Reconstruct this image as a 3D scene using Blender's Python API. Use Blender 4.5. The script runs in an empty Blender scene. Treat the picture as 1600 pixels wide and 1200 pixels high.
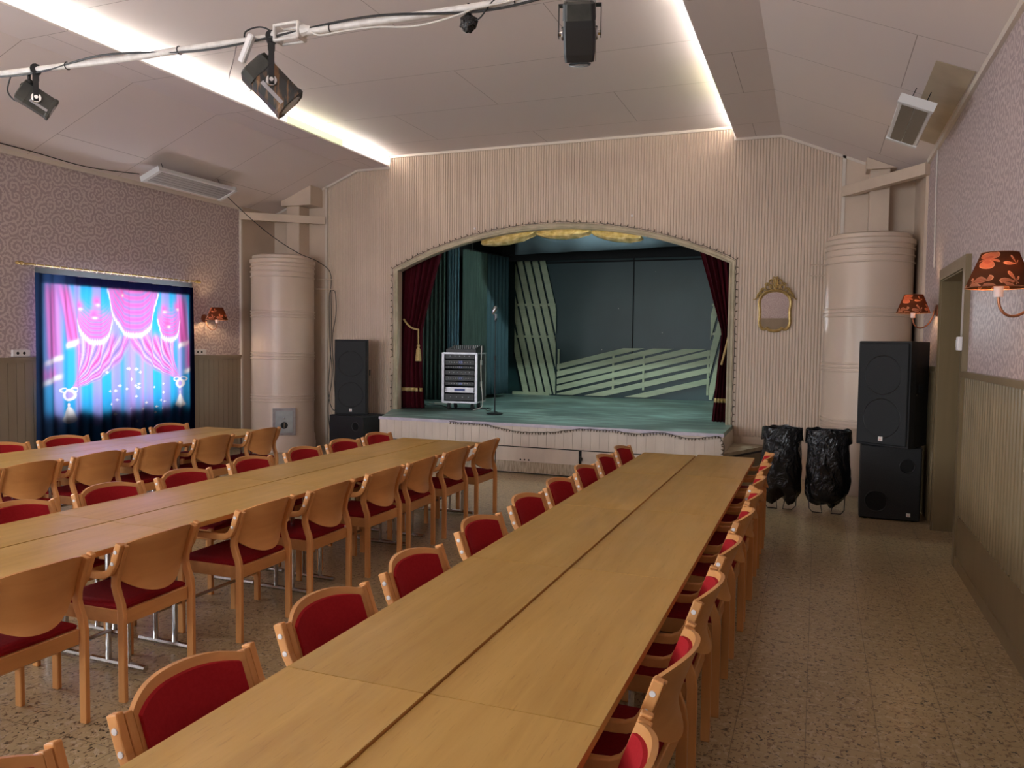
import bpy, math, random
import numpy as np
from mathutils import Vector, Matrix
random.seed(7)
rng = np.random.default_rng(5)
PI = math.pi
SC = bpy.context.scene
C = SC.collection

# ------------------------------------------------------------------ camera
cam_d = bpy.data.cameras.new('camera')
cam = bpy.data.objects.new('camera', cam_d)
C.objects.link(cam)
SC.camera = cam
cam_d.sensor_fit = 'HORIZONTAL'
cam_d.sensor_width = 36.0
cam_d.lens = 36.0 * 1225.0 / 1600.0
cam_d.clip_start = 0.05
cam_d.clip_end = 200
Fp = 1225.0
def _dir(px, py):
    return Vector((px - 800.0, -(py - 600.0), -Fp)).normalized()
_Y = _dir(1278, 544)                      # room's long axis
_X = -_dir(-2352, 499)                    # room's cross axis
_X = (_X - _Y * _X.dot(_Y)).normalized()
_Z = _X.cross(_Y)
CAMZ = 1.75
rot = Matrix((_X, _Y, _Z)).to_4x4()
cam.matrix_world = Matrix.Translation((0, 0, CAMZ)) @ rot

# ------------------------------------------------------------------ world, exposure
w = bpy.data.worlds.new('world'); SC.world = w
w.use_nodes = True
bg = w.node_tree.nodes['Background']
bg.inputs[0].default_value = (0.90, 0.95, 1.0, 1)
bg.inputs[1].default_value = 6.2
SC.view_settings.view_transform = 'Standard'
SC.view_settings.look = 'None'
SC.view_settings.gamma = 1.0
SC.view_settings.exposure = 1.90
SC.view_settings.use_curve_mapping = False
COVE_TUBE = 21.0
COVE_LENS = 0.20
BULB = 75.0
STAGE_FILL = 125.0

# ------------------------------------------------------------------ materials
MATS = {}
def newmat(name):
    m = bpy.data.materials.new(name); m.use_nodes = True
    nt = m.node_tree
    b = nt.nodes['Principled BSDF']
    MATS[name] = m
    return m, nt, b
def simple(name, col, rough=0.5, metal=0.0, spec=0.5, coat=0.0):
    m, nt, b = newmat(name)
    b.inputs['Base Color'].default_value = (*col, 1)
    b.inputs['Roughness'].default_value = rough
    b.inputs['Metallic'].default_value = metal
    b.inputs['Specular IOR Level'].default_value = spec
    b.inputs['Coat Weight'].default_value = coat
    return m
def N(nt, t, **kw):
    n = nt.nodes.new(t)
    for k, v in kw.items():
        if k.startswith('_'): setattr(n, k[1:], v)
        else: n.inputs[k.replace('_', ' ')].default_value = v
    return n
def L(nt, a, b): nt.links.new(a, b)
def ramp(nt, fac, stops):
    r = nt.nodes.new('ShaderNodeValToRGB')
    el = r.color_ramp.elements
    el[0].position = stops[0][0]; el[0].color = (*stops[0][1], 1)
    el[1].position = stops[1][0]; el[1].color = (*stops[1][1], 1)
    for p, c in stops[2:]:
        e = el.new(p); e.color = (*c, 1)
    L(nt, fac, r.inputs[0])
    return r
def coords(nt, scale=(1, 1, 1), loc=(0, 0, 0), rot=(0, 0, 0)):
    tc = nt.nodes.new('ShaderNodeTexCoord')
    mp = nt.nodes.new('ShaderNodeMapping')
    mp.inputs['Scale'].default_value = scale
    mp.inputs['Location'].default_value = loc
    mp.inputs['Rotation'].default_value = rot
    L(nt, tc.outputs['Object'], mp.inputs[0])
    return mp.outputs[0]
def math_(nt, op, a, b=None, c=None):
    n = nt.nodes.new('ShaderNodeMath'); n.operation = op
    for i, v in enumerate((a, b, c)):
        if v is None: continue
        if isinstance(v, (int, float)): n.inputs[i].default_value = v
        else: L(nt, v, n.inputs[i])
    return n.outputs[0]
def bump(nt, b, h, strength=0.3, dist=0.002):
    bn = N(nt, 'ShaderNodeBump', Strength=strength, Distance=dist)
    L(nt, h, bn.inputs['Height']); L(nt, bn.outputs[0], b.inputs['Normal'])
def noisy(name, c1, c2, scale=5, rough=0.5, stretch=(1, 1, 1), detail=4, bmp=0.0, metal=0.0, spec=0.5, coat=0.0, contrast=(0.35, 0.65)):
    m = simple(name, c1, rough, metal, spec, coat)
    nt = m.node_tree; b = nt.nodes['Principled BSDF']
    v = coords(nt, stretch)
    n = N(nt, 'ShaderNodeTexNoise', Scale=scale, Detail=detail)
    L(nt, v, n.inputs['Vector'])
    r = ramp(nt, n.outputs[0], [(contrast[0], c1), (contrast[1], c2)])
    L(nt, r.outputs[0], b.inputs['Base Color'])
    if bmp: bump(nt, b, n.outputs[0], bmp)
    return m

def wood(name, c1, c2, rough, long_axis='y', spec=0.5, coat=0.0, scale=1.0, wear=0.0):
    m = simple(name, c1, rough, 0, spec, coat)
    nt = m.node_tree; b = nt.nodes['Principled BSDF']
    s = {'x': (1.0, 14, 14), 'y': (14, 1.0, 14), 'z': (14, 14, 1.0)}[long_axis]
    v = coords(nt, tuple(q * scale for q in s))
    oi = nt.nodes.new('ShaderNodeObjectInfo')
    add = nt.nodes.new('ShaderNodeVectorMath'); add.operation = 'ADD'
    L(nt, v, add.inputs[0])
    mul = nt.nodes.new('ShaderNodeVectorMath'); mul.operation = 'SCALE'
    cmb = nt.nodes.new('ShaderNodeCombineXYZ')
    for i in range(3): L(nt, oi.outputs['Random'], cmb.inputs[i])
    L(nt, cmb.outputs[0], mul.inputs[0]); mul.inputs['Scale'].default_value = 37.0
    L(nt, mul.outputs[0], add.inputs[1])
    n = N(nt, 'ShaderNodeTexNoise', Scale=1.3, Detail=5, Distortion=0.6)
    L(nt, add.outputs[0], n.inputs['Vector'])
    n2 = N(nt, 'ShaderNodeTexNoise', Scale=0.25, Detail=2)
    L(nt, add.outputs[0], n2.inputs['Vector'])
    mix = math_(nt, 'ADD', math_(nt, 'MULTIPLY', n.outputs[0], 0.6), math_(nt, 'MULTIPLY', n2.outputs[0], 0.4))
    r = ramp(nt, mix, [(0.36, c1), (0.64, c2)])
    out = r.outputs[0]
    hv = nt.nodes.new('ShaderNodeHueSaturation')
    L(nt, out, hv.inputs['Color'])
    L(nt, math_(nt, 'MULTIPLY_ADD', oi.outputs['Random'], 0.16, 0.92), hv.inputs['Value'])
    L(nt, hv.outputs[0], b.inputs['Base Color'])
    if wear:
        gv = coords(nt, (60, 5, 60), rot=(0, 0, 0.5))
        gn = N(nt, 'ShaderNodeTexNoise', Scale=2.2, Detail=4); L(nt, gv, gn.inputs['Vector'])
        gr = ramp(nt, gn.outputs[0], [(0.60, (1, 1, 1)), (0.72, (0.72, 0.66, 0.55))])
        gm = nt.nodes.new('ShaderNodeMix'); gm.data_type = 'RGBA'; gm.blend_type = 'MULTIPLY'; gm.inputs[0].default_value = 0.55
        L(nt, hv.outputs[0], gm.inputs[6]); L(nt, gr.outputs[0], gm.inputs[7]); L(nt, gm.outputs[2], b.inputs['Base Color'])
        v2 = coords(nt, (22, 3, 22), rot=(0, 0, 0.25))
        n3 = N(nt, 'ShaderNodeTexNoise', Scale=4.0, Detail=3)
        L(nt, v2, n3.inputs['Vector'])
        bump(nt, b, n3.outputs[0], wear, 0.002)
        n4 = N(nt, 'ShaderNodeTexNoise', Scale=2.0, Detail=3)
        L(nt, coords(nt), n4.inputs['Vector'])
        L(nt, math_(nt, 'MULTIPLY_ADD', n4.outputs[0], 0.35, rough - 0.17), b.inputs['Roughness'])
    return m

beech = wood('beech', (0.58, 0.25, 0.075), (0.68, 0.32, 0.11), 0.38, 'z')
beech_h = wood('beech_panel', (0.56, 0.25, 0.078), (0.65, 0.31, 0.105), 0.38, 'x')
table_wood = wood('table_wood', (0.47, 0.27, 0.063), (0.58, 0.355, 0.10), 0.36, 'y', wear=0.22)
table_edge = wood('table_edge', (0.48, 0.20, 0.045), (0.58, 0.26, 0.07), 0.45, 'y')
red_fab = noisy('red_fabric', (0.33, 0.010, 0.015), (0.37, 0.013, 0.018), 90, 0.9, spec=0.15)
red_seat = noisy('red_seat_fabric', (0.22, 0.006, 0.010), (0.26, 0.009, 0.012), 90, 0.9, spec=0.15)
white_cap = simple('white_plastic', (0.75, 0.72, 0.72), 0.4)
chrome = simple('chrome', (0.55, 0.55, 0.56), 0.2, 1.0)
dark_metal = simple('dark_metal', (0.03, 0.03, 0.032), 0.4, 0.6)
black_pl = simple('black_plastic', (0.012, 0.012, 0.013), 0.45)
black_rub = simple('black_rubber', (0.015, 0.015, 0.016), 0.7)
speaker_box = noisy('speaker_carpet', (0.013, 0.013, 0.014), (0.022, 0.022, 0.023), 150, 0.65, spec=0.3)
grille_m = noisy('speaker_grille', (0.010, 0.011, 0.012), (0.018, 0.019, 0.020), 300, 0.6, spec=0.3)
hole_m = simple('port_black', (0.002, 0.002, 0.002), 0.9)
cream = noisy('cream_paint', (0.60, 0.475, 0.37), (0.64, 0.51, 0.40), 3, 0.5)
cream_rib = noisy('cream_panel', (0.61, 0.48, 0.375), (0.66, 0.525, 0.41), 1.5, 0.45)
stove_m = noisy('stove_paint', (0.60, 0.475, 0.375), (0.64, 0.51, 0.41), 1.2, 0.35)
trim_m = simple('trim_paint', (0.68, 0.60, 0.52), 0.45)
olive = wood('olive_paint', (0.18, 0.128, 0.064), (0.225, 0.165, 0.088), 0.28, 'z', scale=0.5)
olive_l = noisy('olive_board_paint', (0.255, 0.20, 0.14), (0.29, 0.23, 0.165), 4, 0.4, stretch=(1, 1, .1))
stage_white = noisy('stage_front_paint', (0.60, 0.51, 0.43), (0.68, 0.59, 0.50), 6, 0.5, stretch=(1, 1, .3))
lilac_edge = noisy('stage_edge_paint', (0.45, 0.40, 0.48), (0.58, 0.52, 0.60), 8, 0.4)
worn_beige = noisy('worn_step_paint', (0.30, 0.24, 0.16), (0.42, 0.35, 0.25), 8, 0.5)
brass = noisy('gilded', (0.42, 0.28, 0.10), (0.60, 0.44, 0.19), 30, 0.38, metal=0.75)
gold_cloth = noisy('gold_cloth', (0.60, 0.43, 0.15), (0.85, 0.68, 0.34), 14, 0.35, metal=0.25, bmp=0.4)
copper = simple('aged_copper', (0.30, 0.12, 0.06), 0.35, 0.7)
wine = noisy('wine_velvet', (0.050, 0.004, 0.008), (0.07, 0.006, 0.012), 12, 0.9, stretch=(6, 6, .3), spec=0.1)
gold_rope = noisy('gold_rope', (0.42, 0.27, 0.10), (0.58, 0.40, 0.17), 80, 0.7)
slat_m = wood('pale_green_slat', (0.42, 0.50, 0.34), (0.55, 0.62, 0.44), 0.6, 'x', scale=0.6)
stage_dark = noisy('stage_wall_paint', (0.016, 0.036, 0.040), (0.026, 0.055, 0.060), 1.2, 0.5)
stage_black = simple('stage_black', (0.006, 0.007, 0.008), 0.8)
teal_border = simple('blue_grey_cloth', (0.045, 0.065, 0.08), 0.8)
drape_g = noisy('green_drape', (0.035, 0.065, 0.055), (0.055, 0.095, 0.08), 10, 0.85, stretch=(5, 5, .2))
drape_b = noisy('blue_drape', (0.075, 0.16, 0.21), (0.10, 0.20, 0.26), 10, 0.85, stretch=(5, 5, .2))
drape_t = noisy('teal_drape', (0.04, 0.09, 0.115), (0.055, 0.115, 0.14), 10, 0.85, stretch=(5, 5, .2))
heater_w = simple('heater_white', (0.72, 0.72, 0.72), 0.4)
heater_g = simple('heater_face', (0.45, 0.45, 0.46), 0.35, 0.5)
heater_b = simple('heater_face_brown', (0.20, 0.17, 0.13), 0.45, 0.2)
pipe_w = noisy('white_pipe_paint', (0.62, 0.57, 0.54), (0.75, 0.71, 0.68), 20, 0.4)
cable_b = simple('black_cable', (0.012, 0.011, 0.012), 0.5)
cable_w = simple('white_cable', (0.62, 0.58, 0.54), 0.5)
spot_m = noisy('spot_grey_metal', (0.035, 0.037, 0.035), (0.075, 0.075, 0.068), 8, 0.4, metal=0.4)
rust = noisy('scuffed_metal', (0.04, 0.04, 0.04), (0.22, 0.12, 0.06), 6, 0.5, metal=0.3, stretch=(1, 5, 1), contrast=(.5, .62))
alu = noisy("brushed_aluminium", (0.36, 0.355, 0.38), (0.46, 0.45, 0.48), 10, 0.35, metal=0.6)
mirror_m = simple('mirror_glass', (0.85, 0.86, 0.88), 0.02, 1.0)
steel_door = noisy('grey_enamel', (0.34, 0.37, 0.38), (0.42, 0.45, 0.45), 10, 0.4, metal=0.2)
black_bag, _nt, _b = newmat('black_bag_plastic')
_b.inputs['Base Color'].default_value = (0.010, 0.010, 0.011, 1)
_b.inputs['Roughness'].default_value = 0.14
_n = N(_nt, 'ShaderNodeTexNoise', Scale=7.0, Detail=4, Distortion=2.2)
L(_nt, coords(_nt, (1, 1, .6)), _n.inputs['Vector']); bump(_nt, _b, _n.outputs[0], 1.0, 0.05)

def emit(name, col, strength):
    m = bpy.data.materials.new(name); m.use_nodes = True
    nt = m.node_tree; nt.nodes.clear()
    e = nt.nodes.new('ShaderNodeEmission'); e.inputs[0].default_value = (*col, 1); e.inputs[1].default_value = strength
    o = nt.nodes.new('ShaderNodeOutputMaterial'); L(nt, e.outputs[0], o.inputs[0])
    return m
tube_white = emit('tube_cool', (1.0, 0.95, 0.86), COVE_TUBE)
tube_warm = emit('tube_greenish', (1.0, 0.98, 0.70), COVE_TUBE)
bulb_m = emit('bulb_warm', (1.0, 0.68, 0.34), BULB)
lens_m, _nt, _b = newmat('lens_cool')
def lens(name, col):
    m, nt, b = newmat(name)
    b.inputs['Base Color'].default_value = (0.8, 0.8, 0.8, 1)
    b.inputs['Emission Color'].default_value = (*col, 1)
    b.inputs['Emission Strength'].default_value = COVE_LENS
    return m
lens_cool = lens('lens_cool_white', (1.0, 1.0, 1.0))
lens_green = lens('lens_greenish', (0.72, 0.86, 0.45))

# ceiling: painted boards with thin joints
ceil_m, nt, b = newmat('ceiling_boards')
b.inputs['Roughness'].default_value = 0.6
br = nt.nodes.new('ShaderNodeTexBrick')
br.offset = 0.5
for k, v in dict(Scale=1.0).items(): br.inputs[k].default_value = v
br.inputs['Mortar Size'].default_value = 0.0035
br.inputs['Mortar Smooth'].default_value = 0.0
br.inputs['Brick Width'].default_value = 2.95
br.inputs['Row Height'].default_value = 1.28
br.inputs['Color1'].default_value = (0.72, 0.63, 0.60, 1)
br.inputs['Color2'].default_value = (0.735, 0.645, 0.615, 1)
br.inputs['Mortar'].default_value = (0.36, 0.29, 0.26, 1)
L(nt, coords(nt, loc=(2.33 + 0.0, -0.22, 0)), br.inputs['Vector'])
L(nt, br.outputs['Color'], b.inputs['Base Color'])

# floor: speckled vinyl tiles
floor_m, nt, b = newmat('speckled_vinyl_tiles')
v = coords(nt)
n1 = N(nt, 'ShaderNodeTexNoise', Scale=1.3, Detail=3); L(nt, v, n1.inputs['Vector'])
base = ramp(nt, n1.outputs[0], [(0.3, (0.35, 0.255, 0.135)), (0.7, (0.44, 0.33, 0.185))])
def speck(scale, lo, hi, stretch=(1, 1, 1)):
    vv = coords(nt, stretch)
    nn = N(nt, 'ShaderNodeTexNoise', Scale=scale, Detail=2.0, Distortion=0.8); L(nt, vv, nn.inputs['Vector'])
    mr = N(nt, 'ShaderNodeMapRange'); L(nt, nn.outputs[0], mr.inputs[0])
    mr.inputs[1].default_value = lo; mr.inputs[2].default_value = hi
    return mr.outputs[0]
def mixc(fac, a, bcol):
    mx = nt.nodes.new('ShaderNodeMix'); mx.data_type = 'RGBA'
    L(nt, fac, mx.inputs[0]) if not isinstance(fac, float) else setattr(mx.inputs[0], 'default_value', fac)
    L(nt, a, mx.inputs[6]); mx.inputs[7].default_value = (*bcol, 1)
    return mx.outputs[2]
c = mixc(speck(26, 0.56, 0.62), base.outputs[0], (0.47, 0.37, 0.25))
c = mixc(speck(34, 0.585, 0.62, (1.3, 1, 1)), c, (0.20, 0.125, 0.065))
c = mixc(speck(45, 0.64, 0.665), c, (0.045, 0.028, 0.018))
bt = nt.nodes.new('ShaderNodeTexBrick'); bt.offset = 0.0
bt.inputs['Scale'].default_value = 1.0
bt.inputs['Mortar Size'].default_value = 0.0022; bt.inputs['Mortar Smooth'].default_value = 0.0
bt.inputs['Brick Width'].default_value = 0.305; bt.inputs['Row Height'].default_value = 0.305
L(nt, v, bt.inputs['Vector'])
c = mixc(math_(nt, 'MULTIPLY', bt.outputs['Fac'], 0.55), c, (0.07, 0.045, 0.028))
L(nt, c, b.inputs['Base Color'])
b.inputs['Roughness'].default_value = 0.28
b.inputs['Specular IOR Level'].default_value = 0.5

# wallpaper: curling leaf scrolls, pale on mauve
def wallpaper(name, axis, scale=6.6, bg_c=(0.40, 0.315, 0.32), fg_c=(0.58, 0.485, 0.475)):
    m, nt, b = newmat(name)
    tc = nt.nodes.new('ShaderNodeTexCoord')
    sp = nt.nodes.new('ShaderNodeSeparateXYZ'); L(nt, tc.outputs['Object'], sp.inputs[0])
    cb = nt.nodes.new('ShaderNodeCombineXYZ')
    L(nt, sp.outputs['Y' if axis == 'x' else 'X'], cb.inputs[0]); L(nt, sp.outputs['Z'], cb.inputs[1])
    def scroll(sc, off, k, tw):
        mp = nt.nodes.new('ShaderNodeMapping'); mp.inputs['Scale'].default_value = (sc, sc, 0); mp.inputs['Location'].default_value = off
        L(nt, cb.outputs[0], mp.inputs[0])
        vo = nt.nodes.new('ShaderNodeTexVoronoi'); vo.voronoi_dimensions = '2D'; vo.inputs['Scale'].default_value = 1.0
        vo.inputs['Randomness'].default_value = 0.95
        L(nt, mp.outputs[0], vo.inputs['Vector'])
        sub = nt.nodes.new('ShaderNodeVectorMath'); sub.operation = 'SUBTRACT'
        L(nt, mp.outputs[0], sub.inputs[0]); L(nt, vo.outputs['Position'], sub.inputs[1])
        s2 = nt.nodes.new('ShaderNodeSeparateXYZ'); L(nt, sub.outputs[0], s2.inputs[0])
        ang = math_(nt, 'ARCTAN2', s2.outputs['Y'], s2.outputs['X'])
        sc_ = nt.nodes.new('ShaderNodeSeparateColor'); L(nt, vo.outputs['Color'], sc_.inputs[0])
        sgn = math_(nt, 'MULTIPLY_ADD', math_(nt, 'GREATER_THAN', sc_.outputs[0], 0.5), 2.0, -1.0)
        ph = math_(nt, 'ADD', math_(nt, 'MULTIPLY', math_(nt, 'MULTIPLY', ang, sgn), tw), math_(nt, 'MULTIPLY', vo.outputs['Distance'], k))
        ph = math_(nt, 'ADD', ph, math_(nt, 'MULTIPLY', sc_.outputs[1], 6.28))
        return math_(nt, 'SINE', ph)
    a = scroll(scale, (0, 0, 0), 17.0, 1.0)
    d = scroll(scale * 1.9, (3.3, 1.7, 0), 12.0, 2.0)
    s = math_(nt, 'ADD', math_(nt, 'MULTIPLY', a, 0.6), math_(nt, 'MULTIPLY', d, 0.40))
    r = ramp(nt, math_(nt, 'MULTIPLY_ADD', s, 0.5, 0.5), [(0.46, bg_c), (0.60, fg_c)])
    L(nt, r.outputs[0], b.inputs['Base Color'])
    b.inputs['Roughness'].default_value = 0.42
    b.inputs['Specular IOR Level'].default_value = 0.35
    bump(nt, b, r.outputs[0], 0.35, 0.002)
    return m
paper = wallpaper('scroll_wallpaper', 'x')
paper_y = wallpaper('scroll_wallpaper_rear', 'y')

# stage floor: worn teal paint, with pools of light painted into the pale tone
deck_m, nt, b = newmat('worn_lit_teal_deck')
n1 = N(nt, 'ShaderNodeTexNoise', Scale=0.9, Detail=4); L(nt, coords(nt, (1, 1.6, 1)), n1.inputs['Vector'])
n2 = N(nt, 'ShaderNodeTexNoise', Scale=3.0, Detail=5, Distortion=0.4); L(nt, coords(nt, (.6, 3, 1)), n2.inputs['Vector'])
mm = math_(nt, 'ADD', math_(nt, 'MULTIPLY', n1.outputs[0], 0.5), math_(nt, 'MULTIPLY', n2.outputs[0], 0.5))
r = ramp(nt, mm, [(0.38, (0.075, 0.115, 0.105)), (0.50, (0.15, 0.24, 0.22)), (0.62, (0.36, 0.55, 0.50))])
L(nt, r.outputs[0], b.inputs['Base Color']); b.inputs['Roughness'].default_value = 0.38

# painted backdrop with small paint flecks
back_m, nt, b = newmat('dark_teal_backdrop')
vv = coords(nt)
vo = N(nt, 'ShaderNodeTexVoronoi', Scale=5.5, Randomness=1.0); L(nt, vv, vo.inputs['Vector'])
n2 = N(nt, 'ShaderNodeTexNoise', Scale=0.8, Detail=3); L(nt, vv, n2.inputs['Vector'])
r = ramp(nt, n2.outputs[0], [(0.3, (0.016, 0.050, 0.055)), (0.7, (0.025, 0.070, 0.076))])
sc_ = nt.nodes.new('ShaderNodeSeparateColor'); L(nt, vo.outputs['Color'], sc_.inputs[0])
f = math_(nt, 'MULTIPLY', math_(nt, 'LESS_THAN', vo.outputs['Distance'], 0.055), math_(nt, 'GREATER_THAN', sc_.outputs[0], 0.72))
mx = nt.nodes.new('ShaderNodeMix'); mx.data_type = 'RGBA'
L(nt, f, mx.inputs[0]); L(nt, r.outputs[0], mx.inputs[6]); mx.inputs[7].default_value = (0.35, 0.42, 0.40, 1)
L(nt, mx.outputs[2], b.inputs['Base Color']); b.inputs['Roughness'].default_value = 0.42

# streaky stone-look skirting under the stage
skirt_m = noisy('streaked_skirting', (0.30, 0.235, 0.155), (0.55, 0.46, 0.34), 9, 0.5, stretch=(7, 1, 1), detail=6)

# window glass and curtains
glass_m = bpy.data.materials.new('window_glass'); glass_m.use_nodes = True
nt = glass_m.node_tree; nt.nodes.clear()
tr = nt.nodes.new('ShaderNodeBsdfTransparent'); gl = nt.nodes.new('ShaderNodeBsdfGlossy'); gl.inputs['Roughness'].default_value = 0.02
mx = nt.nodes.new('ShaderNodeMixShader'); mx.inputs[0].default_value = 0.06
o = nt.nodes.new('ShaderNodeOutputMaterial')
L(nt, tr.outputs[0], mx.inputs[1]); L(nt, gl.outputs[0], mx.inputs[2]); L(nt, mx.outputs[0], o.inputs[0])

def cloth_translucent(name, attr=None, col=(0.5, 0.5, 0.5), fac=0.7, dens=1.0):
    m = bpy.data.materials.new(name); m.use_nodes = True
    nt = m.node_tree; nt.nodes.clear()
    d = nt.nodes.new('ShaderNodeBsdfDiffuse'); t = nt.nodes.new('ShaderNodeBsdfTranslucent')
    mx = nt.nodes.new('ShaderNodeMixShader'); mx.inputs[0].default_value = fac
    o = nt.nodes.new('ShaderNodeOutputMaterial')
    if attr:
        a = nt.nodes.new('ShaderNodeAttribute'); a.attribute_name = attr
        vm = nt.nodes.new('ShaderNodeVectorMath'); vm.operation = 'SCALE'; vm.inputs['Scale'].default_value = dens
        L(nt, a.outputs['Color'], vm.inputs[0])
        L(nt, a.outputs['Color'], d.inputs[0]); L(nt, vm.outputs[0], t.inputs[0])
    else:
        d.inputs[0].default_value = (*col, 1); t.inputs[0].default_value = (*col, 1)
    L(nt, d.outputs[0], mx.inputs[1]); L(nt, t.outputs[0], mx.inputs[2]); L(nt, mx.outputs[0], o.inputs[0])
    return m
print_m = cloth_translucent('printed_curtain', 'print', fac=0.72, dens=0.148)
tape_m = cloth_translucent('sheer_heading', None, (0.30, 0.32, 0.34), 0.5)

# lampshade: brown with salmon flowers, lets light through
shade_m = bpy.data.materials.new('flowered_shade'); shade_m.use_nodes = True
nt = shade_m.node_tree; nt.nodes.clear()
tc = nt.nodes.new('ShaderNodeTexCoord')
vo = N(nt, 'ShaderNodeTexVoronoi', Scale=9.0, Randomness=0.6); L(nt, tc.outputs['Object'], vo.inputs['Vector'])
sub = nt.nodes.new('ShaderNodeVectorMath'); sub.operation = 'SUBTRACT'
mp = nt.nodes.new('ShaderNodeVectorMath'); mp.operation = 'SCALE'; mp.inputs['Scale'].default_value = 9.0
L(nt, tc.outputs['Object'], sub.inputs[0]); L(nt, vo.outputs['Position'], sub.inputs[1])
s2 = nt.nodes.new('ShaderNodeSeparateXYZ'); L(nt, sub.outputs[0], s2.inputs[0])
ang = math_(nt, 'ARCTAN2', s2.outputs['Z'], math_(nt, 'ADD', s2.outputs['X'], s2.outputs['Y']))
pet = math_(nt, 'MULTIPLY_ADD', math_(nt, 'ABSOLUTE', math_(nt, 'SINE', math_(nt, 'MULTIPLY', ang, 2.5))), 0.42, 0.12)
dd = math_(nt, 'SUBTRACT', pet, vo.outputs['Distance'])
r = ramp(nt, dd, [(0.0, (0.12, 0.045, 0.022)), (0.012, (0.75, 0.36, 0.20)), (0.05, (0.50, 0.20, 0.11)), (0.3, (0.42, 0.15, 0.09))])
r.color_ramp.interpolation = 'CONSTANT'
d = nt.nodes.new('ShaderNodeBsdfDiffuse'); t = nt.nodes.new('ShaderNodeBsdfTranslucent')
mx = nt.nodes.new('ShaderNodeMixShader'); mx.inputs[0].default_value = 0.35
o = nt.nodes.new('ShaderNodeOutputMaterial')
L(nt, r.outputs[0], d.inputs[0]); L(nt, r.outputs[0], t.inputs[0])
L(nt, d.outputs[0], mx.inputs[1]); L(nt, t.outputs[0], mx.inputs[2]); L(nt, mx.outputs[0], o.inputs[0])

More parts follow.
